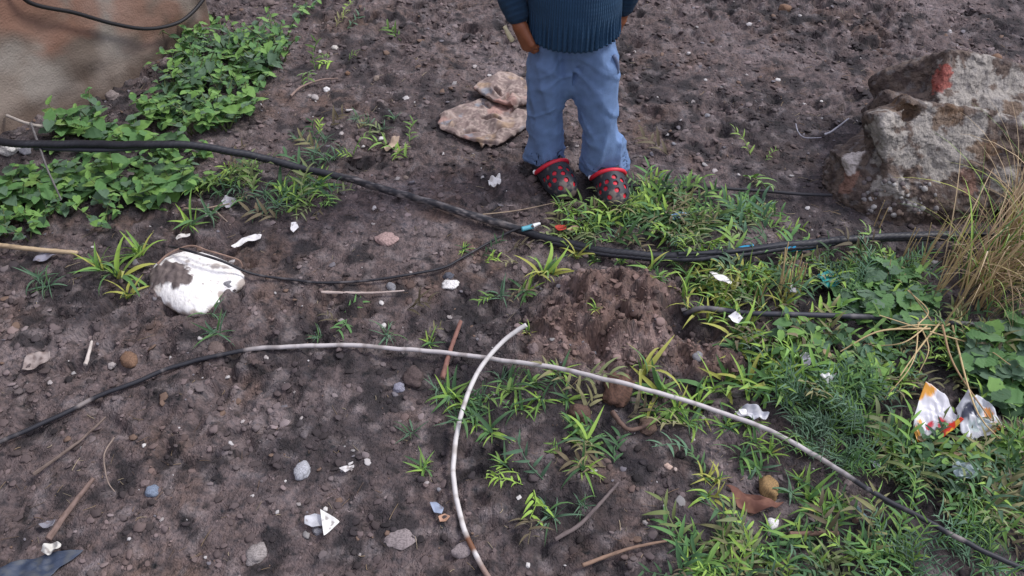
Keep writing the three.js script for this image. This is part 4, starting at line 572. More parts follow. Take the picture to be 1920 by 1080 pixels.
// leaf: base at the origin, tip towards +z, face up
function leafShape(wid = 0.7, { serr = 0.05, fold = 0.22, droop = 0.35, lobes = 0, seg = 8, heart = 0.12 } = {}) {
  const pos = [], idx = [], C = 5;
  for (let i = 0; i <= seg; i++) {
    const t = i / seg; let w = wid * 0.5 * Math.pow(Math.sin(Math.PI * Math.pow(clamp(t * 0.94 + 0.06), 0.72)), 0.85); if (i === seg) w = 0.004; w *= 1 + (i % 2 ? serr : -serr); if (lobes) w *= 1 + 0.22 * Math.cos(lobes * Math.PI * t);
    for (let j = 0; j < C; j++) { const s = j / (C - 1) * 2 - 1, y = fold * w * Math.pow(Math.abs(s), 0.8) - droop * t * t * 0.5 + 0.02 * Math.sin(i * 2 + j * 2.3), z = t - heart * (1 - t) * Math.abs(s); pos.push(s * w, y, z); }
  }
  for (let i = 0; i < seg; i++) for (let j = 0; j < C - 1; j++) { const a = i * C + j; idx.push(a, a + C, a + 1, a + 1, a + C, a + C + 1); }
  return geo(pos, idx);
}
const LEAF = [leafShape(0.72), leafShape(0.8, { droop: 0.5, fold: 0.12 }), leafShape(0.62, { droop: 0.15, fold: 0.3 }), leafShape(0.76, { droop: 0.25, fold: 0.05, serr: 0.08 })];
const ROUNDLEAF = [leafShape(1.15, { serr: 0.07, lobes: 3, fold: 0.1, droop: 0.2, seg: 10, heart: 0.3 }), leafShape(1.25, { serr: 0.08, lobes: 3, fold: 0.16, droop: 0.35, seg: 10, heart: 0.3 }), leafShape(1.05, { serr: 0.06, lobes: 3, fold: 0.05, droop: 0.1, seg: 10, heart: 0.25 })];
const OVAL = [leafShape(0.55, { serr: 0, fold: 0.15, droop: 0.3, seg: 7, heart: 0.02 }), leafShape(0.62, { serr: 0, fold: 0.1, droop: 0.15, seg: 7, heart: 0.02 })];
const scatterPx = (poly, n, gap = 0) => { // points of a ground patch outlined by pixels
  const out = [], xs = poly.map((p) => p[0]), ys = poly.map((p) => p[1]); let guard = 0;
  while (out.length < n && guard++ < n * 300) { const x = rr(Math.min(...xs), Math.max(...xs)), y = rr(Math.min(...ys), Math.max(...ys)); let c = false; for (let i = 0, j = poly.length - 1; i < poly.length; j = i++) if ((poly[i][1] > y) !== (poly[j][1] > y) && x < (poly[j][0] - poly[i][0]) * (y - poly[i][1]) / (poly[j][1] - poly[i][1]) + poly[i][0]) c = !c; if (!c) continue; if (gap && out.some(([a, b]) => Math.hypot(a - x, (b - y) * 1.4) < gap)) continue; out.push([x, y]); }
  return out;
};
// ---- leafy weed: stems with leaf pairs
function weedProto(name, nStems, h, leafLen, mats, shapes, label, category, spread = 0.5) {
  const o = new THREE.Group(); o.name = name; tag(o, label, category);
  const stems = [], add = (p, yaw, tilt, s) => { const l = mesh('leaf', pick(shapes), LM[rnd() < 0.012 ? pick(['tan', 'yellow']) : pick(mats)], o); l.position.copy(p); l.rotation.set(tilt, yaw, rr(-0.3, 0.3), 'YXZ'); l.scale.setScalar(s); };
  for (let k = 0; k < nStems; k++) {
    const az = k / nStems * 6.28 + rr(-0.5, 0.5), lean = nStems > 1 ? rr(0.35, 1) * spread : 0.1, hh = h * rr(0.7, 1.1), top = V(Math.sin(az) * lean * hh, hh * Math.cos(lean * 0.7), Math.cos(az) * lean * hh), mid = top.clone().multiplyScalar(0.5).add(V(0, hh * 0.06, 0));
    stems.push(tube([V(rr(-0.006, 0.006), -0.012, rr(-0.006, 0.006)), mid, top], 0.0021, { seg: 6, rad: 5, rEnd: 0.001 }));
    const cv = new THREE.CatmullRomCurve3([V(0, 0, 0), mid, top]), pairs = 3; let yaw = rr(0, 6.28);
    for (let i = 0; i < pairs; i++) { const t = 0.38 + 0.62 * i / (pairs - 1), p = cv.getPoint(t), s = leafLen * (i === pairs - 1 ? rr(0.45, 0.7) : rr(0.8, 1.15)); yaw += 1.57 + rr(-0.3, 0.3); for (const q of [0, Math.PI]) if (rnd() > 0.08) add(p, yaw + q, rr(-0.5, 0.6), s * rr(0.65, 1.15)); }
  }
  mesh('stem', mergeGeometries(stems), stemMat, o); return o;
}
function plant(proto, px, py, label, grp, s = 1, yaw = rr(0, 6.28), lift = 0) { const o = copyOf(proto, label, grp), p = P(px, py, lift); o.position.copy(p); o.rotation.y = yaw; o.scale.setScalar(s); return o; }
seed(301);
const NETTLE = [0, 1, 2, 3, 4].map((i) => weedProto('leafy_weed', 3, rr(0.05, 0.085), rr(0.026, 0.034), ['weed', 'deep', 'weed', 'weedlight', 'weedgrey', 'deep', 'weed', 'weedlight', 'mid', 'weed', 'weedgrey', 'weedlight'], LEAF, 'leafy weed', 'weed', 0.9));
const BIGLEAF = [0, 1, 2, 3].map(() => weedProto('leafy_weed', 3, rr(0.055, 0.09), rr(0.042, 0.06), ['weed', 'deep', 'weed', 'weedlight', 'weedgrey', 'mid', 'weedlight', 'weed', 'weedlight', 'lime'], LEAF, 'leafy weed', 'weed', 0.9));
const MALLOW = [0, 1, 2].map(() => weedProto('broad_leaved_weed', 3, rr(0.05, 0.075), rr(0.036, 0.052), ['weed', 'deep', 'weedgrey', 'mid', 'weedlight'], ROUNDLEAF, 'broad leaved weed', 'weed', 1.1));
const OVALS = [0, 1, 2].map(() => weedProto('oval_leaved_weed', 3, rr(0.05, 0.07), rr(0.03, 0.038), ['mid', 'deep', 'blue', 'fresh'], OVAL, 'oval leaved weed', 'weed', 0.9));
const wallWeeds = [[285, 222], [320, 150], [345, 95], [372, 70], [430, 85], [500, 62], [548, 52], [545, 92], [505, 130], [490, 165], [468, 205], [430, 235], [370, 240], [310, 240]];
scatterPx(wallWeeds, 66, 19).sort((a, b) => a[1] - b[1]).forEach(([a, b]) => plant(pick(NETTLE), a, b + 8, 'leafy green weed crowded along the foot of the plaster wall', 'weeds along the foot of the wall', rr(0.75, 1.6)));
const cableWeeds = [[10, 375], [40, 325], [85, 285], [130, 232], [180, 222], [250, 250], [300, 262], [420, 295], [395, 345], [330, 365], [250, 395], [170, 425], [90, 440], [0, 445], [-60, 450], [-60, 400]];
scatterPx(cableWeeds, 52, 24).sort((a, b) => a[1] - b[1]).forEach(([a, b]) => plant(pick(b > 390 ? NETTLE : BIGLEAF), a, b + 10, 'leafy green weed growing around the thick cable near the wall', 'weeds around the cable by the wall', (b > 262 && b < 325 ? 0.62 : 1) * rr(0.7, 1.15)));
plant(BIGLEAF[0], 312, 285, 'leafy shoot poking up over the thick cable', undefined, 1.1, 0.4); plant(NETTLE[1], 175, 232, 'lone leafy shoot rising beside the grey rubble at the wall', undefined, 1.3);
plant(NETTLE[2], 575, 25, 'small leafy weed standing alone past the end of the wall', undefined, 0.8); plant(NETTLE[3], 400, 42, 'leafy weed right at the corner of the plaster wall', undefined, 0.9);
[[1600, 545], [1640, 520], [1660, 560], [1690, 535], [1625, 575], [1590, 580], [1725, 570], [1700, 605]].forEach(([a, b]) => plant(pick(MALLOW), a, b + 14, 'broad leaved weed growing between the cable and the hose', 'broad leaved weeds by the hose', rr(0.85, 1.15)));
[[1840, 660], [1880, 640], [1910, 690], [1860, 720], [1895, 750], [1930, 640], [1925, 730], [1820, 690]].forEach(([a, b]) => plant(pick(MALLOW), a, b + 12, 'broad leaved weed growing beside the snack packet', 'broad leaved weeds by the packet', rr(0.9, 1.2)));
[[1600, 650], [1570, 690], [1640, 665], [1620, 700], [1545, 655], [1660, 640], [1590, 720], [1660, 700], [1480, 660]].forEach(([a, b]) => plant(pick(OVALS), a, b + 8, 'oval leaved weed growing below the slate hose', 'oval leaved weeds below the hose', rr(0.85, 1.2)));
[[1690, 830], [1705, 850], [1740, 840], [1785, 850], [1830, 850], [1760, 870], [1870, 860], [1850, 930], [1800, 925]].forEach(([a, b]) => plant(pick(OVALS), a, b, 'small leafy weed at the lower edge of the snack packet', 'small weeds under the packet', rr(0.7, 1)));
plant(OVALS[1], 1500, 640, 'upright pale green seedling between hose and mound grass', undefined, 1.1);

// ---- grass tufts: each blade its own mesh
function tuftProto(n, len, wid, mats, spreadLo, spreadHi, rise = 0) {
  const o = new THREE.Group(); o.name = 'grass_tuft'; tag(o, 'grass tuft', 'grass');
  const shapes = [blade(1, wid / len, 0.9), blade(1, wid / len, 1.5), blade(1, wid / len * 0.85, 0.4), blade(1, wid / len, 2.0)];
  for (let i = 0; i < n; i++) { const b = mesh('blade', pick(shapes), LM[pick(mats)], o), az = i / n * 6.28 * 1.618 * 2 + rr(-0.4, 0.4), t = lerp(spreadLo, spreadHi, rnd()); b.position.set(rr(-0.008, 0.008), rise * rnd(), rr(-0.008, 0.008)); b.rotation.set(t, az, rr(-0.5, 0.5), 'YXZ'); b.scale.setScalar(len * rr(0.4, 1.25)); b.scale.x *= rr(0.6, 1.1); }
  return o;
}
seed(411);
const BROAD = [0, 1, 2, 3].map(() => tuftProto(15, 0.075, 0.0098, ['bright', 'fresh', 'fresh', 'mid', 'yellow', 'mid', 'lime', 'bright'], 0.1, 1.0));
const UPRIGHT = [0, 1, 2].map(() => tuftProto(11, 0.085, 0.0085, ['bright', 'yellow', 'fresh', 'mid'], 0.02, 0.6));
const STAR = [0, 1, 2, 3].map(() => tuftProto(16, 0.06, 0.0078, ['fresh', 'mid', 'bright', 'mid', 'deep', 'lime', 'bright'], 0.6, 1.35, 0.012));
const DULL = [0, 1, 2, 3].map(() => tuftProto(16, 0.058, 0.0075, ['mid', 'blue', 'deep', 'fresh', 'mid'], 0.5, 1.35, 0.012));
const FINE = [0, 1, 2].map(() => tuftProto(16, 0.05, 0.0048, ['mid', 'blue', 'blue', 'deep'], 0.3, 1.3, 0.01));
const T = (kind, px, py, s, label, grp) => { const o = plant(pick(kind), px, py, label, grp, s); o.rotation.x = rr(-0.25, 0.25); o.rotation.z = rr(-0.25, 0.25); return o; };
T(BROAD, 225, 520, 1.25, 'broad bladed grass clump growing beside the white stone'); T(BROAD, 262, 480, 1.1, 'upright grass clump just behind the white stone'); T(BROAD, 190, 505, 1.0, 'yellowish grass clump at the end of the straw coloured cane');
T(UPRIGHT, 240, 560, 0.85, 'small grass shoot drooping beside the white stone'); T(FINE, 75, 525, 1.0, 'thin dull grass tuft below the grey-blue dead leaf'); T(FINE, 90, 540, 0.9, 'thin dull grass tuft on soil below the cane');
T(FINE, 400, 598, 0.9, 'feathery grey-green tuft at the foot of the white stone'); T(FINE, 410, 625, 1.0, 'feathery tuft on soil below the white stone');
const cableGrass = [[440, 345], [470, 330], [500, 360], [530, 345], [455, 375], [560, 372], [490, 390], [580, 350], [420, 360], [600, 345], [520, 385], [540, 360], [395, 400], [360, 415]];
cableGrass.forEach(([a, b], i) => T(i % 2 ? STAR : FINE, a, b + 8, rr(0.95, 1.25), 'grass tuft growing against the thick cable beside the leafy weeds', 'grass tufts against the cable'));
[[610, 300], [640, 280], [590, 290], [690, 235], [720, 245], [740, 225], [670, 225], [560, 265], [610, 265], [630, 300]].forEach(([a, b]) => T(FINE, a, b, rr(0.6, 0.9), 'faint low tuft on the trodden soil behind the cable', 'faint tufts behind the cable'));
T(UPRIGHT, 1020, 515, 1.05, 'bright grass tuft on the rear rim of the mound by the cable'); T(UPRIGHT, 1035, 505, 0.9, 'second bright grass tuft on the mound rim by the cable'); T(UPRIGHT, 1080, 482, 0.75, 'small bright grass tuft touching the thick cable above the mound'); T(STAR, 1115, 492, 0.7, 'short grass tuft between the cable and the mound top'); T(UPRIGHT, 1215, 520, 0.85, 'yellow-tipped grass shoot on the top edge of the mound'); T(STAR, 1235, 528, 0.7, 'low grass shoot beside the yellow-tipped shoot'); T(STAR, 1165, 495, 0.6, 'tiny grass tuft on the mound crest');
T(STAR, 985, 550, 0.9, 'grass tuft on the dark bank beside the mound'); T(FINE, 940, 560, 1.0, 'grey-green feathery tuft on the dark bank beside the mound'); T(UPRIGHT, 1115, 605, 0.35, 'tiny yellow shoot in the middle of the mound'); T(UPRIGHT, 990, 625, 0.4, 'yellow seedling at the tip of the pale wire');
T(UPRIGHT, 1208, 700, 1.25, 'tall bright grass tuft growing out of the mound slope'); T(BROAD, 1235, 745, 1.1, 'bright grass clump below the tall tuft on the mound'); T(BROAD, 1265, 770, 1.0, 'bright grass clump crossed by the long wire'); T(BROAD, 1310, 765, 1.05, 'leafy grass clump under the long wire beside the mound'); T(STAR, 1225, 780, 1, 'spreading grass clump beside the large clod'); T(STAR, 1290, 795, 0.9, 'low grass at the edge of bare soil under the long wire');
[[940, 715], [965, 735], [1000, 725], [1040, 715], [1015, 755], [980, 770], [905, 745], [880, 765], [845, 745], [820, 735], [890, 795], [920, 810], [860, 790], [1060, 750], [1050, 700]].forEach(([a, b], i) => T(i % 3 ? STAR : FINE, a, b, rr(0.75, 1.1), 'spreading grass tuft where the two wires cross', 'grass tufts at the wire crossing'));
T(STAR, 1100, 845, 1.35, 'star-shaped light green grass clump alone on bare soil'); T(STAR, 1095, 880, 1.0, 'lower grass clump attached to the star-shaped clump'); T(STAR, 1075, 815, 0.8, 'upper grass shoot above the star-shaped clump'); T(STAR, 945, 870, 0.65, 'small curled grass tuft on bare soil beside the pale wire'); T(STAR, 795, 880, 0.7, 'small yellow-green tuft on the other side of the pale wire'); T(FINE, 1030, 975, 1.15, 'feathery grey-green tuft on damp bare soil'); T(FINE, 1090, 950, 0.7, 'thin feathery sprig beside the feathery tuft'); T(FINE, 770, 815, 0.8, 'flat dull grass tuft on bare soil under the wire bow'); T(FINE, 725, 630, 0.9, 'greyish grass tuft just behind the long wire'); T(STAR, 805, 645, 0.6, 'small grass shoot beside the reddish stick'); T(FINE, 600, 635, 0.6, 'tiny tuft just behind the bare part of the long wire'); T(STAR, 870, 470, 0.5, 'small pale weed beside the thin black cord'); T(STAR, 1050, 340 + 50, 0.6, 'grass at the toe of the clog');
[[1330, 930], [1345, 905], [1320, 900]].forEach(([a, b]) => T(UPRIGHT, a, b, rr(0.55, 0.8), 'short grass shoot beside the red-brown leaf', 'shoots beside the red-brown leaf'));
[[1370, 700], [1400, 720], [1420, 690], [1440, 720], [1380, 660], [1450, 690], [1410, 660], [1340, 740], [1490, 705], [1460, 730]].forEach(([a, b]) => T(BROAD, a, b, rr(0.9, 1.2), 'bright grass clump between the mound and the weeds', 'bright clumps between mound and weeds'));
[[1290, 520], [1310, 545], [1340, 550], [1370, 560], [1400, 545], [1425, 560], [1350, 580], [1300, 590], [1330, 605], [1440, 530], [1390, 515], [1320, 500], [1280, 560], [1460, 575], [1410, 610], [1380, 630]].forEach(([a, b]) => T(UPRIGHT, a, b, rr(0.8, 1.15), 'upright grass tuft between the thick cable and the hose', 'upright tufts between cable and hose'));
[[1400, 800], [1415, 830], [1390, 860], [1440, 850], [1420, 880], [1500, 905], [1520, 940], [1545, 965], [1480, 930], [1560, 985], [1570, 950], [1360, 800]].forEach(([a, b]) => T(pick([STAR, DULL, BROAD]), a, b, rr(0.65, 0.95), 'low grass clump along the long wire above the ochre stone', 'low clumps along the long wire'));
[[1300, 1030], [1340, 1050], [1380, 1010], [1420, 1030], [1450, 1060], [1400, 1070], [1350, 1010], [1290, 1060], [1480, 1020], [1520, 1050], [1320, 1080], [1440, 1000]].forEach(([a, b]) => T(rnd() < 0.5 ? DULL : STAR, a, b, rr(0.55, 0.95), 'trailing grass clump near the white pebble', 'trailing clumps near the white pebble'));

// ---- low creeping grass, too many to count
function sprig(n, len, bl, bw, lift) {
  const gs = [], B = [blade(bl, bw, 0.8, 0.2, 4), blade(bl * 0.8, bw, 1.4, 0.2, 4)];
  gs.push(tube([V(0, 0.002, 0), V(0.004, lift, len * 0.5), V(-0.003, lift * 0.8, len)], 0.0011, { seg: 5, rad: 4, rEnd: 0.0007 }));
  for (let i = 0; i < n; i++) { const g = pick(B).clone(), t = (i + 0.5) / n, s = i % 2 ? 1 : -1; g.applyMatrix4(new THREE.Matrix4().compose(V(0, lift * (t < 0.5 ? t * 2 : 1), len * t), new THREE.Quaternion().setFromEuler(new THREE.Euler(rr(0.5, 1.25), s * rr(0.5, 1.3), 0, 'YXZ')), V(1, 1, 1).multiplyScalar(rr(0.75, 1.2)))); gs.push(g); }
  return mergeGeometries(gs.map((g) => { g.deleteAttribute('uv'); return g; }));
}
seed(511);
const lawnMat = new THREE.MeshPhysicalMaterial({ color: 0xffffff, roughness: 0.75, transmission: 0.25, thickness: 0, side: THREE.DoubleSide });
function lawn(name, polys, cols, label, geos) {
  for (const g of geos) {
    const list = []; for (const [poly, n] of polys) list.push(...scatterPx(poly, Math.round(1.6 * n / geos.length)).filter(([a, b]) => { const g = onPlane(a, b); return rnd() < 0.04 + sstep(-0.13, 0.16, fbm2(g[0] * 9 + 3, g[1] * 9, 3)); }));
    stuff(name, instanced(g, lawnMat, list, ([a, b]) => { const p = P(a, b), s = rr(0.5, 1.45), f = rr(0.55, 1.25), c = pick(cols); return { pos: p, rot: [rr(-0.5, 0.15), rr(0, 6.28), rr(-0.5, 0.5)], scale: V(s, s, s), color: c.map((v) => v * f) }; }), label, 'grass');
  }
}
const sprigs = [sprig(7, 0.06, 0.036, 0.0062, 0.014), sprig(8, 0.075, 0.03, 0.0055, 0.022), sprig(6, 0.045, 0.042, 0.0065, 0.01)], fineSprigs = [sprig(12, 0.07, 0.028, 0.0028, 0.03), sprig(14, 0.055, 0.03, 0.0026, 0.022)];
const G0 = [GREEN.bright, GREEN.fresh, GREEN.mid, GREEN.fresh, GREEN.mid, GREEN.blue, GREEN.deep, [0.22, 0.27, 0.11], [0.26, 0.25, 0.11], [0.16, 0.13, 0.07], GREEN.lime, GREEN.bright];
lawn('grass', [[[[985, 408], [1060, 385], [1180, 378], [1200, 352], [1260, 350], [1330, 372], [1420, 405], [1470, 440], [1400, 458], [1300, 470], [1200, 468], [1100, 455], [1030, 440]], 300]], G0, 'low creeping grass in front of the clogs behind the thick cable', sprigs);
lawn('grass', [[[[1275, 492], [1400, 485], [1560, 468], [1700, 470], [1720, 560], [1600, 620], [1440, 600], [1290, 590]], 190], [[[1380, 640], [1500, 610], [1700, 620], [1740, 700], [1640, 760], [1540, 740], [1440, 740]], 190]], G0, 'low creeping grass between the thick cable, the hose and the mound', sprigs);
lawn('grass', [[[[1660, 830], [1760, 830], [1930, 800], [1990, 900], [1960, 1030], [1840, 990], [1720, 940], [1640, 880]], 300], [[[1480, 1010], [1640, 1020], [1760, 1080], [1480, 1100]], 70], [[[1270, 1010], [1480, 1000], [1500, 1100], [1270, 1100]], 60], [[[1700, 620], [1930, 600], [1960, 800], [1880, 720], [1720, 700]], 160]], [...G0, GREEN.deep, GREEN.weed, GREEN.deep, [0.13, 0.17, 0.05], [0.2, 0.2, 0.08]], 'tangled low grass and weeds below the snack packet', sprigs);
lawn('feathery_grass', [[[[1470, 770], [1540, 735], [1620, 750], [1640, 800], [1600, 850], [1520, 830]], 90], [[[1500, 830], [1600, 850], [1640, 890], [1560, 880]], 24], [[[1640, 990], [1800, 1010], [1900, 1080], [1660, 1090]], 50], [[[1560, 520], [1700, 500], [1720, 600], [1600, 600]], 80]], [GREEN.mid, GREEN.blue, GREEN.blue, GREEN.fresh], 'soft feathery green weed along the long wire', fineSprigs);
lawn('sparse_grass', [[[[430, 60], [640, 20], [760, 60], [700, 150], [560, 200]], 14], [[[560, 240], [760, 200], [780, 300], [600, 320]], 14], [[[360, 330], [620, 320], [640, 400], [400, 440]], 70], [[[1200, 200], [1460, 220], [1480, 350], [1260, 340]], 10], [[[780, 700], [1100, 690], [1130, 830], [820, 830]], 24], [[[860, 440], [1000, 440], [1000, 580], [860, 540]], 14], [[[1100, 780], [1380, 780], [1380, 900], [1120, 900]], 9], [[[900, 840], [1180, 840], [1180, 990], [940, 990]], 10], [[[500, 560], [820, 580], [820, 640], [560, 640]], 9]], G0.slice(2), 'sparse small grass sprigs dotted over the bare soil', sprigs);

// ---- dry grass and cut stalks
function stalk(pts, r, dark = false) { return tube(pts, r, { seg: 14, rad: 6, rEnd: r * 0.55 }); }
seed(611);
function dryClump(px, py, n, label, { tall = 0.1, grp, lean = 0.25, r = 0.0016, mat = strawMat } = {}) { const o = group('dry_stalk_clump', label, 'dry stalks', grp), p = P(px, py, -0.005); o.position.copy(p); for (let i = 0; i < n; i++) { const a = rr(0, 6.28), h = tall * rr(0.6, 1.1), l = lean * rr(0, 1) * h; const bx = rr(-0.012, 0.012), bz = rr(-0.008, 0.008); mesh('stalk', stalk([V(bx, 0, bz), V(bx + l * 0.4 * Math.cos(a), h * 0.5, bz + l * 0.4 * Math.sin(a)), V(bx + l * Math.cos(a), h, bz + l * Math.sin(a))], r), mat, o); } return o; }
dryClump(1410, 588, 4, 'dark brown cut dry stalks between the upright grass', { tall: 0.09, mat: strawDark }); dryClump(1465, 566, 5, 'bright straw stubble crossing in the grass behind the hose', { tall: 0.14, r: 0.0022 }); dryClump(1488, 550, 4, 'straight straw stubble with a whitish scrap at its base', { tall: 0.13, r: 0.0022, lean: 0.1 }); dryClump(1512, 612, 3, 'short straw stub poking up behind the slate hose', { tall: 0.05 }); dryClump(1480, 630, 3, 'brown straw stub below the slate hose', { tall: 0.05, mat: strawDark }); dryClump(1640, 430, 2, 'lone thin straw stalk standing before the concrete lump', { tall: 0.1, lean: 0.1 }); dryClump(1660, 540, 2, 'pale straw stub among the broad leaves', { tall: 0.07 }); dryClump(1690, 500, 4, 'thin straw stalks standing over the cable bundle', { tall: 0.13 });
dryClump(1745, 570, 9, 'tall straw stalks growing from the base of the dry grass', { tall: 0.19, lean: 0.4 }); dryClump(1790, 590, 9, 'thick bunch of straw stalks beside the fallen stalk star', { tall: 0.2, lean: 0.5, r: 0.002 }); dryClump(1830, 580, 7, 'leaning straw stalks beside the green and dry grass', { tall: 0.18, lean: 0.7 }); dryClump(1720, 520, 6, 'slender straw stalks in front of the cable bundle end', { tall: 0.19, lean: 0.3 });
{ // stalks fallen in a star
  const o = group('fallen_stalk_star', 'pale broken stalks fallen in a star shape over the hose', 'dry stalks'), c = [1755, 612];
  const ends = [[1580, 664, 0.03, [1660, 630]], [1705, 545, 0.1, [1730, 580]], [1660, 742, 0.03, [1705, 670]], [1850, 795, 0.06, [1790, 680]], [1640, 592, 0.09, [1700, 600]], [1668, 610, 0.07, [1700, 612]], [1800, 560, 0.14, [1780, 590]], [1815, 572, 0.12, [1790, 595]], [1730, 705, 0.03, [1745, 660]], [1690, 700, 0.04, [1720, 650]], [1645, 655, 0.05, [1700, 640]], [1700, 540, 0.13, [1725, 575]], [1880, 830, 0.04, [1830, 760]], [1900, 690, 0.08, [1830, 650]]];
  ends.forEach(([a, b, l, m], i) => mesh('stalk', stalk([P(c[0] + rr(-34, 34), c[1] + rr(-16, 12), rr(0.03, 0.08)), P(m[0] + rr(-14, 14), m[1] + rr(-12, 12), 0.05 + 0.03 * rnd()), P(a + rr(-10, 10), b + rr(-8, 8), l)], i % 3 ? 0.0017 : 0.0024), i % 4 === 3 ? strawDark : strawMat, o));
}
{ // long arching dry and green blades spilling over the rubble
  const long = [blade(1, 0.022, 1.3, 0.2, 8, 0.8), blade(1, 0.018, 1.0, 0.2, 8, 0.8), blade(1, 0.026, 1.7, 0.2, 8, 0.8)], mats = [LM.straw, LM.tan, LM.straw, LM.tan, LM.straw, LM.tan, LM.yellow];
  const spots = [[1825, 545, 90, 'big arching tuft of dry straw grass in front of the concrete lump', 0.34], [1870, 510, 95, 'dry straw grass tuft spilling up against the concrete lump', 0.4], [1915, 540, 90, 'mixed green and straw grass tuft beside the dry tufts', 0.4], [1890, 450, 110, 'dense dry grass tuft leaning on the concrete lump', 0.34], [1860, 585, 40, 'greener long grass tuft beside the end of the hose', 0.28], [1960, 480, 80, 'tall dry grass tuft past the concrete lump', 0.4], [1950, 610, 40, 'long green grass tuft beyond the hose end', 0.3], [1780, 500, 40, 'thin dry grass tuft before the dark foot of the concrete lump', 0.3]];
  spots.forEach(([a, b, n, label, len], k) => { const o = group('long_grass_tuft', label, 'grass'); o.position.copy(P(a, b, -0.004)); for (let i = 0; i < n; i++) { const m = mesh('blade', pick(long), rnd() < (k === 4 || k === 6 || k === 2 ? 0.5 : 0.12) ? LM[pick(['mid', 'fresh', 'bright'])] : pick(mats), o); m.position.set(rr(-0.03, 0.03), 0, rr(-0.025, 0.025)); m.rotation.set(rr(0.0, 0.5), rr(-0.6, 2.9) + (rnd() < 0.3 ? rr(0, 6.28) : 0), rr(-0.2, 0.2), 'YXZ'); const s = len * rr(0.5, 1.15); m.scale.set(s * rr(0.22, 0.5), s, s); } });
}

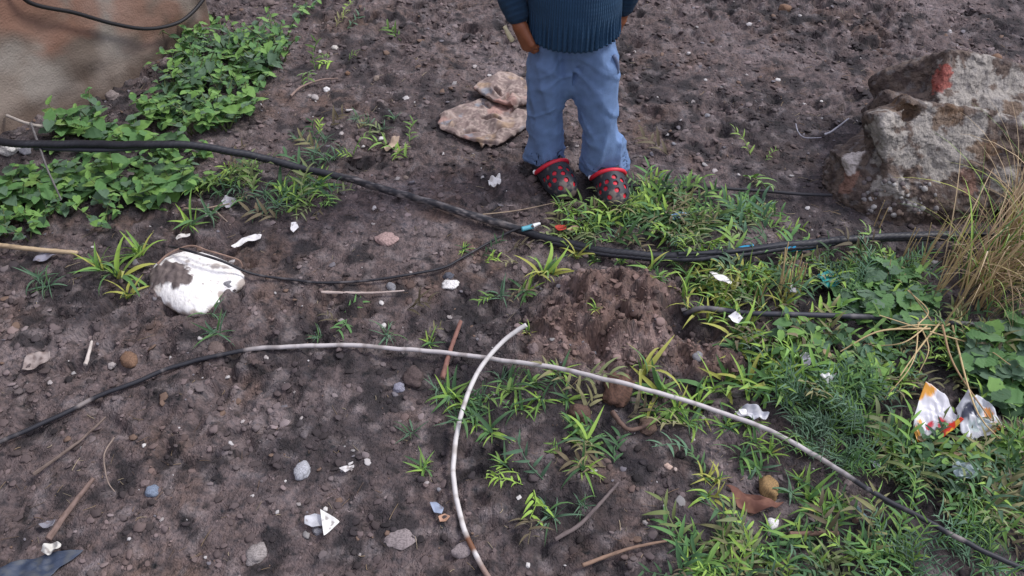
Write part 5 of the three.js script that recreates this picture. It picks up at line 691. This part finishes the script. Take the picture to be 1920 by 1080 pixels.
// ---------------------------------------------------------------- the child
{
  const who = group('person', 'small child standing in navy knitted sweater, blue-grey trousers and black clogs with red dots', 'person');
  const skinM = new THREE.MeshPhysicalMaterial({ vertexColors: true, roughness: 0.55, sheen: 0.2 }), SK = [0.24, 0.08, 0.034], PALM = [0.34, 0.13, 0.065];
  const cx = 0.138, cz = -1.768;
  const FL = V(0.102, 0, -1.722), FR = V(0.24, 0, -1.685); FL.y = Hs(FL.x, FL.z) + 0.012; FR.y = Hs(FR.x, FR.z) + 0.012;
  const hipL = [0.092, 0.36, cz], hipR = [0.184, 0.36, cz], kneeL = [0.078, 0.21, -1.755], kneeR = [0.208, 0.21, -1.745], ankL = [0.086, 0.07, -1.785], ankR = [0.232, 0.07, -1.755];
  const wristR = [0.018, 0.432, -1.738], elbR = [-0.012, 0.545, -1.785], shR = [0.038, 0.69, -1.772], wristL = [0.248, 0.405, -1.82], elbL = [0.262, 0.53, -1.815], shL = [0.238, 0.69, -1.772];
  const body = (x, y, z) => {
    let d = ell(x, y, z, [cx, 0.45, cz - 0.01], [0.066, 0.09, 0.045]); d = smin(d, ell(x, y, z, [cx, 0.6, cz], [0.082, 0.14, 0.066]), 0.04);
    d = smin(d, cap(x, y, z, [shR[0] + 0.018, 0.684, shR[2]], [shL[0] - 0.018, 0.684, shL[2]], 0.022, 0.022), 0.04); d = smin(d, cap(x, y, z, [cx, 0.7, cz], [cx, 0.78, cz + 0.006], 0.034, 0.03), 0.02);
    for (const [h, k, a] of [[hipL, kneeL, ankL], [hipR, kneeR, ankR]]) { d = smin(d, cap(x, y, z, h, k, 0.034, 0.03), 0.03); d = smin(d, cap(x, y, z, k, a, 0.03, 0.02), 0.015); d = smin(d, cap(x, y, z, a, [a[0] + 0.003, 0.04, a[2] + 0.045], 0.02, 0.014), 0.015); }
    for (const [s, e, w] of [[shR, elbR, wristR], [shL, elbL, wristL]]) { d = smin(d, cap(x, y, z, [lerp(s[0], cx, 0.18), 0.68, s[2]], e, 0.02, 0.019), 0.02); d = smin(d, cap(x, y, z, e, w, 0.022, 0.0155), 0.008); }
    return d;
  };
  const parts = [isoMesh(body, [-0.07, 0.02, -1.9], [0.32, 0.8, -1.62], 0.0085)];
  // head
  const hc = [cx, 0.865, cz + 0.012];
  const headF = (x, y, z) => { const s = Math.abs(x - hc[0]); let d = ell(x, y, z, [hc[0], hc[1] + 0.012, hc[2] - 0.006], [0.071, 0.084, 0.082]); d = smin(d, ell(x, y, z, [hc[0], hc[1] - 0.04, hc[2] + 0.018], [0.05, 0.05, 0.056]), 0.03);
    d = smin(d, cap(x, y, z, [cx, 0.765, cz + 0.004], [cx, 0.81, cz + 0.008], 0.03, 0.031), 0.015);
    d = smin(d, cap(x, y, z, [hc[0], hc[1] + 0.006, hc[2] + 0.072], [hc[0], hc[1] - 0.018, hc[2] + 0.081], 0.007, 0.0095), 0.012); d = smin(d, ell(x, y, z, [hc[0] + (x > hc[0] ? 0.009 : -0.009), hc[1] - 0.02, hc[2] + 0.075], [0.006, 0.005, 0.006]), 0.006);
    d = smin(d, ell(x, y, z, [hc[0], hc[1] - 0.041, hc[2] + 0.068], [0.02, 0.005, 0.008]), 0.005); d = smin(d, ell(x, y, z, [hc[0], hc[1] - 0.05, hc[2] + 0.066], [0.016, 0.006, 0.009]), 0.005);
    d = smin(d, -(-ell(s, y, z, [0.027, hc[1] + 0.002, hc[2] + 0.066], [0.013, 0.008, 0.01])), 0.004); d = smin(d, ell(s, y, z, [0.072, hc[1] - 0.004, hc[2] - 0.005], [0.008, 0.022, 0.014]), 0.006); return d; };
  parts.push(isoMesh(headF, [hc[0] - 0.1, 0.74, hc[2] - 0.11], [hc[0] + 0.1, 0.98, hc[2] + 0.11], 0.0042));
  // a hand: metacarpals, four bent fingers, a thumb off the side of the palm
  const hand = (w, fwd, side, palmDir, curl, s = 1) => {
    const F = V(...fwd).normalize(), N = V(...palmDir).sub(F.clone().multiplyScalar(V(...palmDir).dot(F))).normalize(), S = F.clone().cross(N).multiplyScalar(side), W = V(...w), at = (f, a, n) => { const p = W.clone().addScaledVector(F, f * s).addScaledVector(S, a * s).addScaledVector(N, n * s); return [p.x, p.y, p.z]; };
    const bones = [], fingers = [];
    [[-0.0165, 0.046, 0.026, 0.0056], [-0.0055, 0.05, 0.031, 0.006], [0.0055, 0.049, 0.029, 0.0059], [0.016, 0.044, 0.023, 0.0052]].forEach(([a, k, l, r], i) => {
      bones.push([at(0.002, a * 0.6, 0), at(k, a, 0), 0.011, 0.0085]);
      let f = k, n = 0, th = 0.25 + curl * 0.5; const ch = []; let p = at(f, a, n); for (const q of [0.45, 0.32, 0.27]) { f += Math.cos(th) * l * q * 1.15; n += Math.sin(th) * l * q * 1.15; const e = at(f, a * (1 - 0.1 * curl), n); ch.push([p, e, r, r * 0.9]); p = e; th += curl * 0.95; r *= 0.93; } fingers.push(ch);
    });
    const t0 = at(0.012, -0.015, 0.003), t1 = at(0.03, -0.028, 0.012), t2 = at(0.044, -0.026, 0.02), t3 = at(0.053, -0.019, 0.024);
    const f = (x, y, z) => { let d = 1e3; for (const [a, b, ra, rb] of bones) d = smin(d, cap(x, y, z, a, b, ra * s, rb * s), 0.008); d = smin(d, cap(x, y, z, t0, t1, 0.009 * s, 0.0075 * s), 0.006); d = smin(d, cap(x, y, z, t1, t2, 0.007 * s, 0.0065 * s), 0.002); d = smin(d, cap(x, y, z, t2, t3, 0.0065 * s, 0.005 * s), 0.002); for (const ch of fingers) { let q = 1e3; for (const [a, b, ra, rb] of ch) q = smin(q, cap(x, y, z, a, b, ra * s, rb * s), 0.002); d = smin(d, q, 0.0016); } d = smin(d, cap(x, y, z, w, at(-0.02, 0, 0), 0.0145, 0.0155), 0.008); return d; };
    const c = at(0.03, 0, 0.01); return isoMesh(f, c.map((v) => v - 0.075), c.map((v) => v + 0.075), 0.0022);
  };
  parts.push(hand(wristR, [0.5, -1, 0.42], 1, [0.75, 0.1, -0.6], 0.85), hand(wristL, [-0.25, -1, 0.05], -1, [-0.8, 0, -0.4], 0.7));
  const bg = mergeGeometries(parts); const eyeY = hc[1] + 0.003;
  paint(bg, (x, y, z) => { const s = Math.abs(x - hc[0]); if (y > 0.8 && z > hc[2] + 0.05) { const e = Math.hypot((s - 0.027) / 0.0095, (y - eyeY) / 0.0045); if (e < 1) return Math.hypot(s - 0.027, y - eyeY) < 0.005 ? [0.01, 0.007, 0.006] : [0.6, 0.56, 0.52]; if (Math.abs(y - hc[1] + 0.0455) < 0.008 && s < 0.018) return [0.2, 0.06, 0.05]; if (Math.hypot((s - 0.028) / 0.016, (y - hc[1] - 0.022) / 0.004) < 1) return [0.02, 0.013, 0.01]; } return mix3(SK, PALM, clamp(0.25 + 0.8 * fbm3(x * 40, y * 40, z * 40, 3))); });
  mesh('body', bg, skinM, who);
  mesh('hair', isoMesh((x, y, z) => Math.max(ell(x, y, z, [hc[0], hc[1] + 0.014, hc[2] - 0.01], [0.079, 0.09, 0.088]) + 0.004 * n3(x * 160, y * 160, z * 160), -(y - hc[1] - 0.035 + 0.9 * (hc[2] - z + 0.035) * 1) * 0.7), [hc[0] - 0.1, 0.8, hc[2] - 0.12], [hc[0] + 0.1, 0.99, hc[2] + 0.1], 0.005), std(0.013, 0.011, 0.011, 0.95), who);
  // trousers: loose legs that touch high up, folds at knee and cuff
  const cloth = grainTex(256, (u, v) => 0.5 + 0.3 * n2p(u * 64, v * 64, 64) + 0.25 * n2p(u * 120, v * 120, 120));
  const legD = (x, y, z, pts) => { // pts: [y, x, z, rx, rz] from the cuff up
    let i = 0; while (i < pts.length - 2 && y > pts[i + 1][0]) i++; const a = pts[i], b = pts[i + 1], t = clamp((y - a[0]) / (b[0] - a[0])), u = t * t * (3 - 2 * t), c = a.map((v, k) => lerp(v, b[k], u)); const dx = (x - c[1]) / c[3], dz = (z - c[2]) / c[4]; return (Math.hypot(dx, dz) - 1) * Math.min(c[3], c[4]);
  };
  const LP = [[0.03, 0.08, -1.768, 0.049, 0.055], [0.1, 0.081, -1.76, 0.045, 0.053], [0.2, 0.077, -1.755, 0.041, 0.047], [0.28, 0.086, -1.76, 0.053, 0.055], [0.42, 0.096, -1.768, 0.05, 0.062]], RP = [[0.02, 0.237, -1.738, 0.063, 0.06], [0.1, 0.227, -1.732, 0.054, 0.056], [0.2, 0.209, -1.742, 0.047, 0.049], [0.28, 0.194, -1.755, 0.056, 0.057], [0.42, 0.18, -1.768, 0.05, 0.062]];
  const trou = (x, y, z) => {
    const l = legD(x, y, z, LP), r = legD(x, y, z, RP); let d = smin(l, r, 0.004 + 0.045 * sstep(0.2, 0.3, y)); d = smin(d, ell(x, y, z, [cx, 0.45, cz], [0.088, 0.1, 0.07]), 0.03);
    const left = l < r, s = left ? 1 : -1, ph = left ? 0 : 4.1;
    d += 0.008 * (Math.abs(n3(x * 9 + y * 9 * s + ph, y * 12, z * 9)) - 0.2) + 0.02 * (Math.abs(n3(x * 24 + y * 6 * s + ph, y * 4, z * 22)) - 0.2) * (0.6 + 0.4 * sstep(0.3, 0.1, y)) - 0.0045 * Math.max(0, 0.16 - Math.abs(n3(x * 11 - y * 14 * s + ph + 7, y * 9, z * 11))) * 5 - 0.0025 * Math.exp(-(((y - 0.062 - 0.12 * (z + 1.75)) / 0.004) ** 2)) + 0.006 * n3(x * 16 + ph, y * 7, z * 16) + 0.002 * n3(x * 34, y * 30 + ph, z * 34);
    d += 0.016 * Math.exp(-(((x - (0.112 - 0.06 * (y - 0.3))) / 0.009) ** 2)) * sstep(0.16, 0.3, y) * (z > cz ? 1 : 0) * 0.6; d -= 0.004 * Math.exp(-(((x - 0.075) / 0.016) ** 2)) * sstep(0.18, 0.3, y) * (z > cz ? 1 : 0);
    const inner = d + 0.007; const cutL = 0.05 + 0.12 * (z + 1.76) + 0.004 * n3(x * 30, 0, z * 30), cutR = 0.036 + 0.15 * (z + 1.735) + 0.1 * clamp(x - 0.22, 0, 0.1) + 0.004 * n3(x * 30, 0, z * 30); d = Math.max(d, (x < 0.15 ? cutL : cutR) - y);
    if (y < 0.12) d = Math.max(d, -Math.max(inner, y - 0.1)); return Math.max(d, y - 0.432);
  };
  const tg = boxUV(isoMesh(trou, [0.01, 0.0, -1.87], [0.32, 0.49, -1.64], 0.0042)); tg.attributes.uv.array.forEach((v, i, a) => { a[i] = v * 8; });
  const weave = grainTex(512, (u, v) => 0.8 + 0.3 * n2p(u * 110, v * 110, 110) + 0.3 * n2p(u * 230, v * 230, 230) + 0.12 * n2p(u * 9, v * 9, 9)); const trousers = mesh('trousers', tg, std(0.185, 0.3, 0.54, 0.95, { map: weave, bumpMap: cloth, bumpScale: 0.002 }), who);
  { const fl = tube([atZ(1151, 104, -1.722), atZ(1157, 118, -1.722), atZ(1158, 136, -1.724)], 0.0045, { seg: 12, rad: 8 }); mesh('pocket_flap', fl, std(0.13, 0.17, 0.28), trousers); }
  // sweater: lofted rings, ribbed hem
  const knit = grainTex(512, (u, v) => { const c = u * 64, r = v * 48, fx = (c % 1) - 0.5, k = Math.abs(fx) * 2; return 0.35 + 0.5 * (1 - k * k) * (0.65 + 0.35 * Math.abs(Math.sin((r + Math.abs(fx)) * Math.PI))); });
  const knitM = std(0.018, 0.062, 0.13, 0.95, { bumpMap: knit, bumpScale: 0.005 }), loft = (rows, seg, ribs, ribTop, jit, cap0) => { const pos = [], uv = [], idx = []; rows.forEach((R, j) => { const [c, ux, uz, rx, rz, s] = R; for (let i = 0; i <= seg; i++) { const a = i / seg * 2 * Math.PI, rb = ribs ? 1 + (0.03 * Math.cos(a * ribs)) * sstep(ribTop + 0.03, ribTop - 0.03, s) : 1, nn = 1 + jit * n3(Math.cos(a) * 1.3 + 5, s * 14, Math.sin(a) * 1.3) + jit * 0.5 * n3(Math.cos(a) * 3, s * 40, Math.sin(a) * 3), p = c.clone().addScaledVector(ux, Math.cos(a) * rx * rb * nn).addScaledVector(uz, Math.sin(a) * rz * rb * nn); pos.push(p.x, p.y + (cap0 && j < 6 ? cap0(p) : 0), p.z); uv.push(i / seg * 1.8, s * 2.1); } }); const n = seg + 1; for (let j = 0; j < rows.length - 1; j++) for (let i = 0; i < seg; i++) { const a = j * n + i; idx.push(a, a + n, a + 1, a + 1, a + n, a + n + 1); } return geo(pos, idx, null, uv); };
  const X = V(1, 0, 0), Z = V(0, 0, 1), rows = []; const hemLift = (p) => 0.3 * Math.max(0, p.x - 0.18) + 0.0;
  const prof = [[0.409, 0.092, 0.08], [0.402, 0.097, 0.087], [0.403, 0.102, 0.093], [0.41, 0.104, 0.095], [0.425, 0.103, 0.094], [0.44, 0.103, 0.094], [0.47, 0.104, 0.094], [0.5, 0.104, 0.093], [0.56, 0.101, 0.086], [0.62, 0.102, 0.082], [0.67, 0.1, 0.076], [0.71, 0.085, 0.064], [0.745, 0.055, 0.05], [0.765, 0.042, 0.042], [0.775, 0.04, 0.04]];
  for (let j = 0; j < prof.length - 1; j++) for (let k = 0; k < (j > 4 ? 5 : 2); k++) { const t = k / (j > 4 ? 5 : 2), q = prof[j].map((v, i) => lerp(v, prof[j + 1][i], t)); rows.push([V(cx, q[0], cz), X, Z, q[1], q[2], q[0]]); }
  const tor = loft(rows, 480, 52, 0.455, 0.025, hemLift);
  const sleeve = (sh, el, wr, r0) => { const ins = [lerp(sh[0], cx, 0.55), sh[1] - 0.004, sh[2]], cv = new THREE.CatmullRomCurve3([V(...ins), V(sh[0] + (cx - sh[0]) * 0.12, sh[1] - 0.012, sh[2]), V(...el), V(...wr)]), rs = [], L = 34; for (let i = 0; i <= L; i++) { const t = i / L, p = cv.getPoint(t), T = cv.getTangent(t), A = X.clone().sub(T.clone().multiplyScalar(T.x)).normalize(), B = T.clone().cross(A); const r = lerp(0.053, r0, Math.pow(t, 0.85)) * (1 + 0.05 * Math.sin(t * 31) * sstep(0.3, 0.6, t)); rs.push([p, A, B, i === L ? r * 0.72 : r, i === L ? r * 0.72 : r, 0.75 - t * 0.3]); } return loft(rs, 120, 0, 0, 0.06, null); };
  const pull = (a, b, t) => a.map((v, i) => lerp(v, b[i], t));
  const sweater = mesh('sweater', tor, knitM, who); sweater.material.side = THREE.DoubleSide;
  mesh('sleeve', sleeve(shR, elbR, pull(elbR, wristR, 0.92), 0.0265), knitM, sweater); mesh('sleeve', sleeve(shL, elbL, pull(elbL, wristL, 0.86), 0.0255), knitM, sweater);
  // clogs
  const clogD = (x, y, z) => { let d = ell(x, y, z, [0.002, 0.014, 0.038], [0.041, 0.042, 0.058]); d = smin(d, ell(x, y, z, [0, 0.02, -0.045], [0.035, 0.042, 0.046]), 0.03); d = smin(d, ell(x, y, z, [0, 0.03, -0.0], [0.034, 0.04, 0.05]), 0.02); return Math.max(d, -y); };
  const open = (x, y, z) => ell(x, y, z, [0, 0.07, -0.034], [0.027, 0.05, 0.047]);
  const dirs = []; for (const [el, azs] of [[78, [90]], [58, [40, 90, 140]], [38, [15, 50, 90, 130, 165]], [20, [0, 35, 70, 110, 145, 180]], [62, [215, 325]]]) for (const az of azs) dirs.push([Math.cos(el * Math.PI / 180) * Math.cos(az * Math.PI / 180), Math.sin(el * Math.PI / 180), Math.cos(el * Math.PI / 180) * Math.sin(az * Math.PI / 180)]);
  const O = [0.002, 0.008, 0.028], shell = (x, y, z) => { let d = Math.max(clogD(x, y, z), -(clogD(x, y, z) + 0.005)); if (y < 0.012) d = clogD(x, y, z); d = Math.max(d, -open(x, y, z)); for (const v of dirs) d = Math.max(d, -cap(x, y, z, [O[0] + v[0] * 0.02, O[1] + v[1] * 0.02 + 0.004, O[2] + v[2] * 0.02], [O[0] + v[0] * 0.08, O[1] + v[1] * 0.08 + 0.004, O[2] + v[2] * 0.08], 0.0058, 0.0058)); return d; };
  const sg = isoMesh(shell, [-0.05, -0.004, -0.1], [0.05, 0.085, 0.105], 0.0018); paint(sg, (x, y, z) => { const m = sstep(0.02, 0.3, fbm3(x * 60, y * 60, z * 60, 3) + sstep(0.055, 0.095, z) * 0.42 - 0.12 + 0.2 * sstep(0.018, 0.004, y)); return mix3([0.022, 0.026, 0.036], [0.17, 0.135, 0.12], m * 0.85); });
  const core = isoMesh((x, y, z) => Math.max(clogD(x, y, z) + 0.0036, -(open(x, y, z) - 0.003)), [-0.05, -0.002, -0.1], [0.05, 0.085, 0.105], 0.003);
  const strap = tube([V(-0.042, 0.02, -0.012), V(-0.0395, 0.04, 0.004), V(-0.026, 0.058, 0.014), V(0, 0.066, 0.018), V(0.026, 0.058, 0.014), V(0.0395, 0.04, 0.004), V(0.042, 0.02, -0.012)], 0.0055, { seg: 40, rad: 8 });
  const rivet = new THREE.SphereGeometry(0.006, 10, 8), redM = std(0.62, 0.018, 0.04, 0.5), blackM = vmat(0.6);
  for (const [f, yaw] of [[FL, 0.42], [FR, 0.16]]) { const c = new THREE.Group(); c.name = 'clog'; who.add(c); c.position.copy(f); c.scale.setScalar(1.0); c.rotation.y = yaw; mesh('shell', sg, blackM, c); mesh('red_lining', core, redM, c); mesh('strap', strap, redM, c); for (const s of [-1, 1]) mesh('rivet', rivet, blackM, c).position.set(s * 0.043, 0.024, -0.012); }
}
{ // what the child holds
  const g = tube([atZ(960, 76, -1.715), atZ(954, 66, -1.712), atZ(950, 57, -1.712), atZ(946, 49, -1.714)], 0.0058, { seg: 24, rad: 10, rEnd: 0.004, wob: 0.5 });
  single('snack_piece', g, std(0.62, 0.56, 0.36, 0.8), 'small cream coloured piece of food held in the child hand', 'food');
}

renderer.render(scene, camera);
